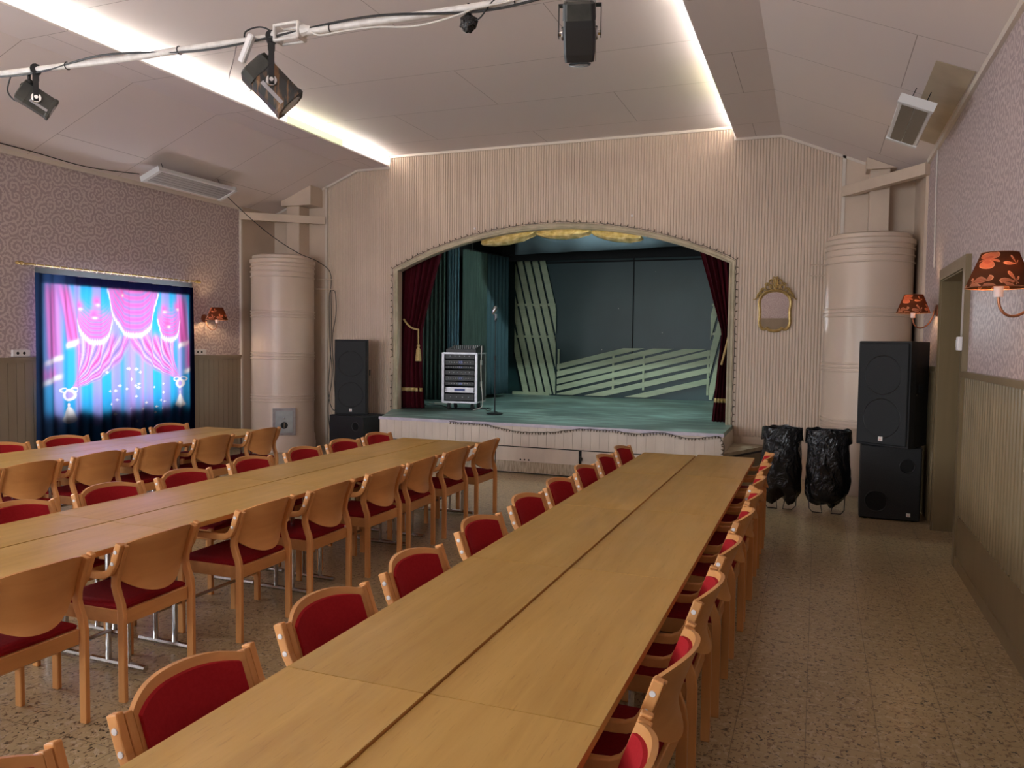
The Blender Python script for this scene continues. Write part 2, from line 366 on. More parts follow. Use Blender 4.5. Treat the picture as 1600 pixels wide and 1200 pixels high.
# ------------------------------------------------------------------ mesh helpers
class MB:
    def __init__(s): s.v = []; s.f = []; s.mi = []
    def add(s, vs, fs, mi=0):
        o = len(s.v)
        s.v += [tuple(p) for p in vs]; s.f += [tuple(i + o for i in f) for f in fs]; s.mi += [mi] * len(fs)
        return s
    def box(s, x0, x1, y0, y1, z0, z1, mi=0, M=None, bev=0.0):
        if bev > 0:
            bv = min(bev, abs(x1 - x0) * .45, abs(y1 - y0) * .45, abs(z1 - z0) * .45)
            xs, ys, zs = (x0, x1), (y0, y1), (z0, z1)
            vs = []; idx = {}
            for i in (0, 1):
                for j in (0, 1):
                    for k in (0, 1):
                        sx, sy, sz = (1 - 2 * i), (1 - 2 * j), (1 - 2 * k)
                        for ax in range(3):
                            p = [xs[i], ys[j], zs[k]]
                            for a2, sg in ((0, sx), (1, sy), (2, sz)):
                                if a2 != ax: p[a2] += sg * bv
                            # p is on the face perpendicular to ax
                            idx[(i, j, k, ax)] = len(vs); vs.append(p)
            fs = []
            for ax in range(3):
                for e in (0, 1):
                    o2 = [(0, 0), (1, 0), (1, 1), (0, 1)]
                    q = []
                    for a_, b_ in o2:
                        key = [a_, b_]; key.insert(ax, e)
                        q.append(idx[(*key, ax)])
                    fs.append(q)
            for ax in range(3):      # edges running along ax
                a1, a2 = [a for a in range(3) if a != ax]
                for e1 in (0, 1):
                    for e2 in (0, 1):
                        def kk(t, face):
                            key = [0, 0, 0]; key[ax] = t; key[a1] = e1; key[a2] = e2
                            return idx[(*key, face)]
                        fs.append([kk(0, a1), kk(1, a1), kk(1, a2), kk(0, a2)])
            for i in (0, 1):
                for j in (0, 1):
                    for k in (0, 1):
                        fs.append([idx[(i, j, k, 0)], idx[(i, j, k, 1)], idx[(i, j, k, 2)]])
        else:
            vs = [(x, y, z) for x in (x0, x1) for y in (y0, y1) for z in (z0, z1)]
            fs = [(0, 1, 3, 2), (4, 6, 7, 5), (0, 4, 5, 1), (2, 3, 7, 6), (0, 2, 6, 4), (1, 5, 7, 3)]
        if M is not None: vs = [tuple(M @ Vector(p)) for p in vs]
        return s.add(vs, fs, mi)
    def loft(s, rings, close_u=True, cap=True, mi=0):
        n = len(rings[0]); vs = [p for r in rings for p in r]; fs = []
        for i in range(len(rings) - 1):
            for j in range(n if close_u else n - 1):
                a = i * n + j; b2 = i * n + (j + 1) % n
                fs.append((a, b2, b2 + n, a + n))
        if cap and close_u:
            fs.append(tuple(range(n))[::-1]); fs.append(tuple((len(rings) - 1) * n + j for j in range(n)))
        return s.add(vs, fs, mi)
    def tube(s, pts, r, seg=8, mi=0, cap=True):
        pts = [Vector(p) for p in pts]; rings = []
        rr = r if isinstance(r, (list, tuple)) else [r] * len(pts)
        t0 = (pts[1] - pts[0]).normalized()
        up = Vector((0, 0, 1)) if abs(t0.z) < 0.9 else Vector((1, 0, 0))
        nrm = t0.cross(up).normalized()
        for i, p in enumerate(pts):
            a = pts[max(i - 1, 0)]; b2 = pts[min(i + 1, len(pts) - 1)]
            t = (b2 - a).normalized()
            nrm = (nrm - t * nrm.dot(t)).normalized()
            bn = t.cross(nrm)
            rings.append([tuple(p + (nrm * math.cos(q * 2 * PI / seg) + bn * math.sin(q * 2 * PI / seg)) * rr[i]) for q in range(seg)])
        return s.loft(rings, True, cap, mi)
    def lathe(s, prof, c=(0, 0, 0), seg=24, mi=0, M=None, cap=False):
        rings = [[(c[0] + r * math.cos(2 * PI * j / seg), c[1] + r * math.sin(2 * PI * j / seg), c[2] + z) for j in range(seg)] for r, z in prof]
        if M is not None: rings = [[tuple(M @ Vector(p)) for p in r] for r in rings]
        return s.loft(rings, True, cap, mi)
    def prism(s, poly, f, a, b2, mi=0):
        """poly: 2-D outline; f(u, v, t) -> point; extruded from t=a to t=b2"""
        n = len(poly)
        vs = [f(u, v, a) for u, v in poly] + [f(u, v, b2) for u, v in poly]
        fs = [tuple(range(n))[::-1], tuple(range(n, 2 * n))] + [(i, (i + 1) % n, (i + 1) % n + n, i + n) for i in range(n)]
        return s.add(vs, fs, mi)
    def ribbon(s, path, x0, x1, d, mi=0):
        """strip of thickness d following path in the y-z plane, between x0 and x1"""
        rings = []
        for i, (y, z) in enumerate(path):
            a = path[max(i - 1, 0)]; b2 = path[min(i + 1, len(path) - 1)]
            t = Vector((b2[0] - a[0], b2[1] - a[1])).normalized()
            ny, nz = -t.y, t.x
            h = d / 2
            rings.append([(x0, y + ny * h, z + nz * h), (x1, y + ny * h, z + nz * h), (x1, y - ny * h, z - nz * h), (x0, y - ny * h, z - nz * h)])
        return s.loft(rings, True, True, mi)
    def build(s, name, mat, parent=None, smooth=False, loc=None, bevel=0.0):
        me = bpy.data.meshes.new(name)
        me.from_pydata(s.v, [], s.f)
        mats = mat if isinstance(mat, (list, tuple)) else [mat]
        for m in mats: me.materials.append(m)
        if len(mats) > 1: me.polygons.foreach_set('material_index', s.mi)
        me.update()
        import bmesh
        bm = bmesh.new(); bm.from_mesh(me)
        bmesh.ops.recalc_face_normals(bm, faces=bm.faces); bm.to_mesh(me); bm.free()
        if smooth:
            me.polygons.foreach_set('use_smooth', [True] * len(me.polygons))
            try: me.set_sharp_from_angle(angle=math.radians(40))
            except Exception: pass
        o = bpy.data.objects.new(name, me); C.objects.link(o)
        if parent: o.parent = parent
        if loc: o.location = loc
        if bevel:
            md = o.modifiers.new('bevel', 'BEVEL'); md.width = bevel; md.segments = 2; md.limit_method = 'ANGLE'
        return o

def tag(o, label, cat, group=None):
    o['label'] = label; o['category'] = cat
    if group: o['group'] = group
    return o
def thing(name, label, cat, loc=(0, 0, 0), rz=0.0, group=None):
    o = bpy.data.objects.new(name, None); C.objects.link(o)
    o.empty_display_size = 0.1
    o.location = loc; o.rotation_euler = (0, 0, rz)
    return tag(o, label, cat, group)
def struct(o):
    o['kind'] = 'structure'; return o
def copy_tree(o, parent=None):
    c = o.copy(); C.objects.link(c)
    if parent: c.parent = parent
    for ch in KIDS.get(o.name, []):
        copy_tree(ch, c)
    return c
KIDS = {}
def remember(root):
    def rec(o):
        ks = [q for q in C.objects if q.parent == o]
        if ks: KIDS[o.name] = ks
        for k in ks: rec(k)
    rec(root)

# ------------------------------------------------------------------ room shell
XL, XR, YB, YF = -8.75, 1.113, 11.15, -4.5
CX0, CX1 = -6.49, -1.113            # edges of the raised middle of the ceiling
def ceil_z(x):
    if x < -7.075: return 4.56 + (x + 7.075) * (4.56 - 3.90) / (8.75 - 7.075)
    if x < CX0: return 4.565
    if x <= CX1: return 4.735
    if x <= -0.529: return 4.575
    return 4.575 - (x + 0.529) * (4.575 - 3.87) / (1.113 + 0.529)

fl = MB().box(XL - .3, XR + .9, YF - .2, 16.2, -0.1, 0.0)
struct(fl.build('floor', floor_m))

prof = [(XR, 3.87), (-.529, 4.575), (CX1, 4.575), (CX1, 4.60), (-.75, 4.60), (-.75, 4.735), (-6.85, 4.735), (-6.85, 4.60), (CX0, 4.60), (CX0, 4.565), (-7.075, 4.56), (XL, 3.90),
        (XL - .3, 3.9), (XL - .3, 5.0), (XR + .9, 5.0), (XR + .9, 3.87)]
cm = MB().prism(prof, lambda u, v, t: (u, t, v), YF - .2, YB + .02)
struct(cm.build('ceiling', ceil_m))

# left wall with window opening
WY0, WY1, WZ0, WZ1 = 6.77, 9.03, 0.83, 2.55
W2Y0, W2Y1 = 1.2, 3.5               # unseen second window, added to bring in more daylight from the left
def wall_with_holes(x0, x1, y0, y1, z0, z1, holes, name, mat):
    m = MB(); ys = sorted({y0, y1, *[h[0] for h in holes], *[h[1] for h in holes]})
    for a, c2 in zip(ys[:-1], ys[1:]):
        hs = [h for h in holes if h[0] <= a and h[1] >= c2]
        if hs:
            h = hs[0]
            if h[2] > z0: m.box(x0, x1, a, c2, z0, h[2])
            if h[3] < z1: m.box(x0, x1, a, c2, h[3], z1)
        else: m.box(x0, x1, a, c2, z0, z1)
    return struct(m.build(name, mat))
wall_with_holes(XL - .28, XL, YF - .2, YB + .3, 0, 3.95, [(W2Y0, W2Y1, WZ0, WZ1), (WY0, WY1, WZ0, WZ1)], 'wall_left', paper)
DY0, DY1, DZ = 7.22, 8.50, 2.41
wall_with_holes(XR, XR + .5, YF - .2, YB + .3, 0, 3.95, [(DY0, DY1, 0, DZ)], 'wall_right', paper)
FILL_WX = [(-7.6, -5.3), (-4.6, -2.3)]    # unseen windows added behind the camera to fill the room with daylight
fw = MB(); xx = [XL - .3, *[v_ for w_ in FILL_WX for v_ in w_], XR + .9]
for i in range(0, len(xx), 2): fw.box(xx[i], xx[i + 1], YF - .2, YF, 0, 5.0)
for a_, b_ in FILL_WX: fw.box(a_, b_, YF - .2, YF, 0, .9).box(a_, b_, YF - .2, YF, 2.7, 5.0)
struct(fw.build('wall_front', paper_y))
t = MB()
for i in range(0, len(xx), 2): t.box(xx[i], xx[i + 1], YF, YF + .02, 0, 1.5)
for a_, b_ in FILL_WX: t.box(a_, b_, YF, YF + .02, 0, .9)
struct(t.build('trim_16', olive_l))
for k_, (a_, b_) in enumerate(FILL_WX):
    e = MB().box(a_, a_ + .06, YF - .15, YF - .08, .9, 2.7).box(b_ - .06, b_, YF - .15, YF - .08, .9, 2.7).box(a_ + .06, b_ - .06, YF - .15, YF - .08, .9, .96).box(a_ + .06, b_ - .06, YF - .15, YF - .08, 2.64, 2.7).box((a_ + b_) / 2 - .03, (a_ + b_) / 2 + .03, YF - .15, YF - .08, .96, 2.64)
    fo = struct(e.build('window_%d' % (k_ + 3), trim_m))  # added window, never in view, for fill daylight
    MB().box(a_ + .06, b_ - .06, YF - .12, YF - .114, .96, 2.64).build('pane', glass_m, fo)
    ld = bpy.data.lights.new('sky_portal', 'AREA'); ld.shape = 'RECTANGLE'; ld.size = b_ - a_; ld.size_y = 1.8; ld.cycles.is_portal = True
    lo = bpy.data.objects.new('sky_portal', ld); C.objects.link(lo); lo.location = ((a_ + b_) / 2, YF - .19, 1.8); lo.rotation_euler = (PI / 2, 0, 0)

# windows
def window(n, y0, y1):
    e = MB(); fr = .06
    x0, x1 = XL - .2, XL - .13
    e.box(x0, x1, y0, y0 + fr, WZ0, WZ1).box(x0, x1, y1 - fr, y1, WZ0, WZ1)
    e.box(x0, x1, y0 + fr, y1 - fr, WZ0, WZ0 + fr).box(x0, x1, y0 + fr, y1 - fr, WZ1 - fr, WZ1)
    ym = (y0 + y1) / 2
    e.box(x0, x1, ym - .03, ym + .03, WZ0 + fr, WZ1 - fr)
    fo = struct(e.build('window_%d' % n, trim_m))
    MB().box(x0 + .03, x0 + .036, y0 + fr, ym - .03, WZ0 + fr, WZ1 - fr).build('pane', glass_m, fo)
    MB().box(x0 + .03, x0 + .036, ym + .03, y1 - fr, WZ0 + fr, WZ1 - fr).build('pane', glass_m, fo)
    MB().box(XL - .28, XL + .03, y0 - .02, y1 + .02, WZ0 - .03, WZ0).build('window_sill', trim_m, fo)
    ld = bpy.data.lights.new('sky_portal', 'AREA'); ld.shape = 'RECTANGLE'; ld.size = y1 - y0; ld.size_y = WZ1 - WZ0
    ld.cycles.is_portal = True
    lo = bpy.data.objects.new('sky_portal', ld); C.objects.link(lo)
    lo.location = (XL - .26, ym, (WZ0 + WZ1) / 2); lo.rotation_euler = (PI / 2, 0, -PI / 2)
window(1, WY0, WY1)
window(2, W2Y0, W2Y1)  # added out of view for its daylight

# wainscot of the left wall: boards with grooves
def grooved(y0, y1, x, sgn, z0, z1, pitch, gap=.006, depth=.006, thick=.02):
    m = MB(); y = y0
    m.box(min(x, x + sgn * (thick - depth)), max(x, x + sgn * (thick - depth)), y0, y1, z0, z1)
    while y < y1 - 1e-6:
        e = min(y + pitch - gap, y1)
        a, c2 = x + sgn * (thick - depth), x + sgn * thick
        m.box(min(a, c2), max(a, c2), y, e, z0, z1); y += pitch
    return m
WTL = 1.49
t = MB(); t2 = MB()
for (ya, yb, zt) in ((YF, W2Y0, WTL), (W2Y0, W2Y1, WZ0 - .03), (W2Y1, WY0, WTL), (WY0, WY1, WZ0 - .03), (WY1, 10.27, WTL)):
    g = grooved(ya, yb, XL, 1, 0.0, zt, .105); t.add(g.v, g.f)
    if zt == WTL: t2.box(XL, XL + .045, ya, yb, WTL, WTL + .035).box(XL, XL + .03, ya, yb, WTL - .03, WTL)
struct(t.build('trim_1', olive_l))
struct(t2.build('trim_2', olive_l))
# right wall wainscot: narrow upright beading over a plain board
def beaded(y0, y1, x, z0, z1, pitch, name):
    rings = []; n = int(round((y1 - y0) / pitch)); K = 8
    pts = []
    for i in range(n):
        for k in range(K):
            f = k / K
            d = .006 + .024 * (math.sin(PI * min(f / .5, 1.0))) ** .6 if f < .5 else .006
            pts.append((x - d, y0 + (i + f) * (y1 - y0) / n))
    pts.append((x - .010, y1))
    m = MB(); m.loft([[(a, c2, z) for a, c2 in pts] for z in (z0, z1)], False, False)
    return struct(m.build(name, olive))
BZ = .42; WTR = 1.535
beaded(YF, DY0 - .1, XR, BZ, WTR, .085, 'trim_3')
beaded(DY1 + .06, 10.95, XR, 0.0, WTR, .085, 'trim_4')
struct(MB().box(XR - .028, XR, YF, DY0 - .1, 0.0, BZ).box(XR - .04, XR - .028, YF, DY0 - .1, 0, .09).build('baseboard_right', olive))
struct(MB().box(XR - .05, XR, YF, DY0 - .1, WTR, WTR + .045).box(XR - .05, XR, DY1 + .06, 10.95, WTR, WTR + .045).build('trim_5', olive))
# door opening
dj = MB()
dj.box(XR - .03, XR + .46, DY1 - .012, DY1 - .001, 0, DZ)                # far jamb
dj.box(XR - .03, XR + .46, DY0 + .001, DY0 + .012, 0, DZ)
dj.box(XR - .03, XR + .46, DY0, DY1, DZ - .012, DZ - .001)
dj.box(XR - .045, XR - .001, DY0 - .1, DY0 - .0, 0, DZ + .1).box(XR - .045, XR - .001, DY1 + .0, DY1 + .055, 0, DZ + .1).box(XR - .045, XR - .001, DY0, DY1, DZ, DZ + .1)
struct(dj.build('trim_6', olive))
dd_ = struct(MB().box(XR + .40, XR + .45, DY0 + .013, DY1 - .013, .005, DZ - .013).box(XR + .385, XR + .40, DY0 + .2, DY1 - .2, .3, 1.1).box(XR + .385, XR + .40, DY0 + .2, DY1 - .2, 1.3, 2.2).build('door_1', olive))
MB().tube([(XR + .38, DY0 + .08, 1.05), (XR + .33, DY0 + .08, 1.05), (XR + .33, DY0 + .2, 1.05)], .01).build('door_handle', chrome, dd_)

# ribbed wall round the stage opening
AX0, AX1, ASP, ATOP = -6.33, -1.155, 2.90, 3.475
acx = (AX0 + AX1) / 2; ah = (AX1 - AX0) / 2; asag = ATOP - ASP
AR = (ah * ah + asag * asag) / (2 * asag)
def arch_z(x): return ATOP - AR + math.sqrt(max(AR * AR - (x - acx) ** 2, 0))
RX0, RX1 = -7.655, 0.233
def ribbed_back():
    P = .0395; K = 6; m = MB()
    xs = []
    n = int(round((RX1 - RX0) / P))
    for i in range(n):
        for k in range(K):
            f = k / K
            d = .012 * (0.0 if f < .2 else math.sin(PI * (f - .2) / .8) ** .45)
            xs.append((RX0 + (i + f) * (RX1 - RX0) / n, d))
    xs.append((RX1, 0))
    for (xa, da), (xb, db) in zip(xs[:-1], xs[1:]):
        xm = (xa + xb) / 2
        zt = ceil_z(xm) + .01
        if xm > AX0 and xm < AX1: z0a, z0b = arch_z(max(xa, AX0)), arch_z(min(xb, AX1))
        elif xm > AX1: z0a = z0b = .53
        else: z0a = z0b = 0.0
        m.add([(xa, YB - da, z0a), (xb, YB - db, z0b), (xb, YB - db, zt), (xa, YB - da, zt)], [(0, 1, 2, 3)])
    o = m.build('wall_back', cream_rib)
    return struct(o)
ribbed_back()
# the wall's thickness behind the ribs, and the plain parts in the corners
sw = MB()
arc = [(AX0 + (AX1 - AX0) * i / 40, arch_z(AX0 + (AX1 - AX0) * i / 40)) for i in range(41)]
for (xa, za), (xb, zb) in zip(arc[:-1], arc[1:]):
    sw.prism([(xa, za), (xb, zb), (xb, 5.0), (xa, 5.0)], lambda u, v, t: (u, t, v), YB + .002, YB + .13)
sw.box(XL - .3, AX0, YB + .002, YB + .13, 0, 5.0).box(AX1, XR + .9, YB + .002, YB + .13, 0, 5.0)
struct(sw.build('wall_back_core', cream))
struct(MB().box(-.95, RX1, YB - .02, YB, 0, .53).box(RX0, AX0, YB - .02, YB, 0, .08).build('baseboard_back', cream))
struct(MB().box(XL, RX0 - .03, YB - .03, YB + .001, 0, 4.45).build('wall_corner_left', cream))
struct(MB().box(RX1 + .03, XR, YB - .03, YB + .001, 0, 4.35).build('wall_corner_right', cream))
struct(MB().box(XL, XL + .03, 10.31, YB - .03, 0, 3.93).build('wall_side_left', cream))
struct(MB().box(XR - .03, XR, 10.05, YB - .03, 1.6, 3.9).build('wall_side_right', cream))
tr_ = MB()
for x in (RX0 - .035, RX1 - .005): tr_.box(x, x + .04, YB - .04, YB, 0, ceil_z(x) - .01)
tr_.box(XL, XL + .04, 10.27, 10.31, 0, 3.9)
struct(tr_.build('trim_7', trim_m))
# moulding where the back wall meets the ceiling
mold = MB()
path = [(XL, ceil_z(XL)), (-7.075, 4.56), (CX0, 4.565), (CX0, 4.735), (CX1, 4.735), (CX1, 4.575), (-.529, 4.575), (XR, 3.87)]
for (xa, za), (xb, zb) in zip(path[:-1], path[1:]):
    if abs(xa - xb) < 1e-6:
        xo = .03 if xa < -4 else -.03
        mold.box(min(xa, xa + xo), max(xa, xa + xo), YB - .04, YB - .012, min(za, zb) - .03, max(za, zb))
    else:
        mold.prism([(xa, za - .035), (xb, zb - .035), (xb, zb + .004), (xa, za + .004)], lambda u, v, t: (u, t, v), YB - .04, YB - .012)
struct(mold.build('trim_8', trim_m))
mold = MB().box(XL, XL + .03, YF, 10.26, 3.86, 3.92)
struct(mold.build('trim_9', trim_m))
struct(MB().box(XR - .03, XR, YF, 10.03, 3.83, 3.885).build('trim_10', trim_m))

# arch moulding
def arch_pts(off, y):
    p = [(AX0 - off, .675), (AX0 - off, 1.6), (AX0 - off, ASP + off * .5)]
    for i in range(1, 40):
        x = AX0 + (AX1 - AX0) * i / 40
        p.append((x, arch_z(x) + off))
    p += [(AX1 + off, ASP + off * .5), (AX1 + off, 1.6), (AX1 + off, .675)]
    return [(x, y, z) for x, z in p]
am = MB()
am.tube(arch_pts(.01, YB - .015), .02, 6).tube(arch_pts(.06, YB - .012), .014, 6)
inner = [(p[0], p[2]) for p in arch_pts(.0, 0)]
outer = [(p[0], p[2]) for p in arch_pts(.06, 0)]
for i in range(len(inner) - 1):
    am.prism([inner[i], inner[i + 1], outer[i + 1], outer[i]], lambda u, v, t: (u, t, v), YB - .018, YB + .0)
struct(am.build('trim_11', noisy('arch_moulding', (0.42, 0.36, 0.24), (0.55, 0.47, 0.33), 6, 0.5), smooth=False))

# ------------------------------------------------------------------ stage
SY, SZ = 9.90, .675
SX0, SX1 = -5.91, -1.055
st = thing('stage', 'raised stage with cream board front and worn teal floor under the arch', 'stage', (-3.5, SY, 0))
off = Vector((3.5, -SY, 0))
def P(m):
    m.v = [(a + off.x, b_ + off.y, c2 + off.z) for a, b_, c2 in m.v]; return m
P(MB().prism([(SX0 + .01, SY + .02), (SX1 - .01, SY + .02), (SX1 - .01, YB - .014), (-6.42, YB - .014)], lambda u, v, q: (u, v, q), SZ - .05, SZ)).build('stage_floor', deck_m, st)
o = struct(P(MB().box(AX0, AX1, YB - .014, YB + .13, SZ - .05, SZ).box(-7.4, -.8, YB + .13, 15.9, SZ - .05, SZ)).build('floor_stage', deck_m)); o.location = (-3.5, SY, 0)
fb = MB(); x = SX0
while x < SX1 - .01:
    e = min(x + .118, SX1); fb.box(x, e, SY, SY + .02, .37, SZ - .035); x += .122
fb.box(SX0, SX1, SY + .006, SY + .03, .37, SZ - .035)
P(fb).build('front_boards', stage_white, st)
P(MB().box(SX0 - .01, SX1 + .01, SY - .015, SY + .03, SZ - .035, SZ + .004)).build('edge_strip', lilac_edge, st)
for q_ in ([(SX0, SY + .031), (SX0 + .02, SY + .031), (-6.40, YB - .022), (-6.42, YB - .022)], [(SX1 - .02, SY + .031), (SX1, SY + .031), (SX1, YB - .022), (SX1 - .02, YB - .022)]): P(MB().prism(q_, lambda u, v, q: (u, v, q), 0, SZ - .052)).build('side_panel', stage_white, st)
P(MB().box(SX0 + .02, SX1 - .02, SY + .03, SY + .04, .0, .37)).build('shadow_gap', stage_black, st)
hp = MB().box(-5.9, -4.10, SY + .012, SY + .028, .015, .355).box(-4.08, -2.90, SY + .01, SY + .028, .015, .355)
hp.box(-2.86, -1.075, SY + .012, SY + .028, .015, .355)
P(hp).build('lower_panel', stage_white, st)
P(MB().box(-4.08, -2.90, SY + .002, SY + .01, .02, .165).box(-5.9, -4.10, SY + .004, SY + .012, .02, .165).box(-2.86, -1.075, SY + .004, SY + .012, .02, .165)).build('skirting', skirt_m, st)
for i in range(3):
    P(MB().lathe([(0, 0), (.012, 0)], (0, 0, 0), 12, M=Matrix.Translation((-3.72 + i * .06, SY + .009, .19)) @ Matrix.Rotation(PI / 2, 4, 'X'))).build('air_hole', hole_m, st)
P(MB().box(-2.885, -2.865, SY - .005, SY + .02, .24, .28).lathe([(0, -.02), (.014, -.02), (.014, .02), (0, .02)], (-2.86, SY - .005, .25), 10)).build('hatch_latch', dark_metal, st)
# corner step by the stage
sp = MB().prism([(SX1 + .002, 9.96), (-.56, 11.12), (SX1 + .002, 11.12)], lambda u, v, t: (u, v, t), .385, .43, 0)
sp.prism([(SX1 + .002, 10.0), (-.6, 11.12), (SX1 + .002, 11.12)], lambda u, v, t: (u, v, t), .0, .36, 1)
sp.prism([(SX1 + .002, 9.95), (-.55, 11.12), (SX1 + .002, 11.12)], lambda u, v, t: (u, v, t), .36, .384, 2)
tag(sp.build('corner_step', [worn_beige, olive, black_rub]), 'worn beige three-cornered step with dark edge beside the stage', 'step')

# stage box
struct(MB().box(-7.4, -.8, 15.9, 16.0, 0, 4.4).build('wall_stage_back', back_m))
struct(MB().box(-7.5, -7.4, YB + .13, 16.0, 0, 4.4).build('wall_stage_left', stage_black))
struct(MB().box(-.8, -.7, YB + .13, 16.0, 0, 4.4).build('wall_stage_right', stage_dark))
struct(MB().box(-7.5, -.7, YB + .13, 16.0, 4.3, 4.4).build('ceiling_stage', stage_black))
struct(MB().box(-6.1, -.8, 15.885, 15.9, 3.47, 3.5).box(-3.555, -3.535, 15.885, 15.9, 1.45, 3.6).build('trim_12', stage_black))
struct(MB().box(-6.14, -5.3, 15.80, 15.89, SZ, SZ + .06).build('baseboard_stage', slat_m))

def drape(name, pts, z0, z1, mat, folds, amp, label, cat='curtain', group=None, jag=0.0, seed=1):
    r_ = random.Random(seed); m = MB(); n = folds * 8
    a, b2 = Vector((*pts[0], 0)), Vector((*pts[1], 0)); dv = (b2 - a); nv = Vector((-dv.y, dv.x, 0)).normalized()
    ph = [r_.uniform(.7, 1.3) for _ in range(folds + 1)]
    rows = []
    for j in range(9):
        t = j / 8; z = z0 + (z1 - z0) * t; row = []
        for i in range(n + 1):
            u = i / n; k = min(int(u * folds), folds - 1)
            d = amp * ph[k] * math.sin(u * folds * 2 * PI + .3 * math.sin(t * 2 + k)) * (1.0 - .35 * t)
            p = a + dv * u + nv * d
            row.append((p.x, p.y, z))
        rows.append(row)
    m.loft(rows, False, False)
    o = m.build(name, mat, smooth=True)
    sd = o.modifiers.new('thick', 'SOLIDIFY'); sd.thickness = .004
    return tag(o, label, cat, group)
drape('stage_drape', ((-6.95, 12.9), (-6.42, 13.05)), SZ + .03, 4.25, drape_g, 7, .03, 'dark green pleated side drape just behind the left wine-red curtain', seed=2)
drape('stage_drape', ((-6.40, 13.10), (-6.17, 13.12)), SZ + .03, 4.25, drape_b, 4, .02, 'narrow bright blue drape hanging between two dark green side drapes', seed=3)
drape('stage_drape', ((-6.15, 13.25), (-6.04, 14.1)), SZ + .06, 3.50, drape_g, 8, .03, 'dark green side drape behind the rolling rack, right of the bright blue one', seed=4)
drape('stage_drape', ((-6.03, 14.12), (-5.93, 14.98)), SZ + .08, 3.52, drape_t, 6, .02, 'flat teal side drape deepest on the stage, beside the slatted boards', seed=5)
rl = thing('drape_rail', 'dark rail on rods carrying the side drapes of the stage', 'curtain rail', (-6.1, 13.25, 3.53))
MB().tube([(-.05, -.03, -.02), (.07, .87, -.02), (.19, 1.76, -.005)], .012, 8).tube([(0.0, .3, -.01), (0, .3, .77)], .006, 6).tube([(.13, 1.5, -.01), (.13, 1.5, .77)], .006, 6).build('rail', dark_metal, rl)
tag(MB().box(-6.45, -6.4, 13.3, 15.88, SZ + .002, 4.28).build('stage_flat', stage_black), 'black upright flat standing behind the teal side drapes', 'stage flat')
# blue-grey border hanging across the stage
m = MB(); rows = []
for t in (0, 1):
    row = []
    for i in range(61):
        u = i / 60; x = -5.22 + u * 4.4
        zb = 3.39 + .03 * math.sin(u * 3.2) - .0 + (.13 * max(0, u - .45) ** 1.2 * 1.6)
        row.append((x, 13.5 + .02 * math.sin(u * 40), zb if t == 0 else 4.28))
    rows.append(row)
m.loft(rows, False, False); o = m.build('stage_border', teal_border, smooth=True); o.modifiers.new('t', 'SOLIDIFY').thickness = .004
tag(o, 'blue-grey cloth border hanging across the top of the stage behind the arch', 'stage border')
tag(MB().box(-6.35, -.82, 15.0, 15.01, 3.44, 4.28).build('stage_border', stage_black), 'black cloth border high up in front of the dark back wall', 'stage border')

# slatted boards on the back wall
def clip(poly, f):
    out = []
    for i in range(len(poly)):
        a, b2 = poly[i], poly[(i + 1) % len(poly)]
        fa, fb_ = f(a), f(b2)
        if fa >= 0: out.append(a)
        if (fa >= 0) != (fb_ >= 0):
            t = fa / (fa - fb_); out.append((a[0] + (b2[0] - a[0]) * t, a[1] + (b2[1] - a[1]) * t))
    return out
def screen(label, boards, bars, box_, y=15.86):
    x0, x1, z0, z1 = box_
    t = thing('slatted_screen', label, 'slatted screen', ((x0 + x1) / 2, y, SZ))
    ox, oz = (x0 + x1) / 2, SZ
    for bd in boards:
        for f in (lambda p: p[0] - x0, lambda p: x1 - p[0], lambda p: p[1] - z0, lambda p: z1 - p[1]):
            bd = clip(bd, f)
            if len(bd) < 3: break
        if len(bd) < 3: continue
        MB().prism([(u - ox, v - oz) for u, v in bd], lambda u, v, t_: (u, t_, v), -.035, -.015).build('board', slat_m, t)
    for (a, b2, c2, d2) in bars:
        MB().box(a - ox, b2 - ox, -.013, .012, c2 - oz, d2 - oz).build('crossbar', slat_m, t)
# upright group: measured on the wall plane (1 px of the close-up = .00538 m)
S_ = .00524
def upx(px): return -6.12 + (px - 600) * .00548
def upz(py): return .665 + (740 - py) * .00513
bds = []
for k in range(7):
    c0 = 709 - 31.4 * k
    w_ = 11.5
    bds.append([(upx(c0 - w_), upz(165)), (upx(c0 + w_), upz(165)), (upx(c0 + w_ + .233 * 573), upz(738)), (upx(c0 - w_ + .233 * 573), upz(738))])
screen('upright slatted screen of slanting pale green boards at left of the dark back wall', bds,
       [(upx(604), upx(768), upz(368), upz(358)), (upx(604), upx(768), upz(500), upz(490))], (upx(601), upx(772), .70, 3.62))
def hx(px): return -5.14 + (px - 775) * .004975
def hz(py): return .74 + (742 - py) * .00495
bds = []
for cl in (632, 663, 695, 724, 757, 792, 836):
    a = hz(cl - 11); b2 = hz(cl + 11); s_ = .255 * (1410 - 775)
    bds.append([(hx(775), b2), (hx(1410), hz(cl + 11 - s_)), (hx(1410), hz(cl - 11 - s_)), (hx(775), a)])
screen('long low slatted screen of rising pale green boards along the back wall', bds,
       [(hx(1014), hx(1022), hz(735), hz(570)), (hx(1141), hx(1149), hz(720), hz(560)), (hx(776), hx(784), hz(650), hz(556)), (hx(1399), hx(1407), hz(732), hz(552))], (hx(775), hx(1410), .70, hz(548)))
bds = []
for k in range(5):
    c0 = -2.32 + .17 * k
    bds.append([(c0 - .06, .70), (c0 + .06, .70), (c0 + .06 + .62, 3.3), (c0 - .06 + .62, 3.3)])
screen('narrow slatted screen of pale green boards mostly hidden by the right wine-red curtain', bds, [(-1.97, -1.5, 1.98, 2.03), (-1.97, -1.5, 2.55, 2.60)], (-1.98, -1.45, .70, 2.66))

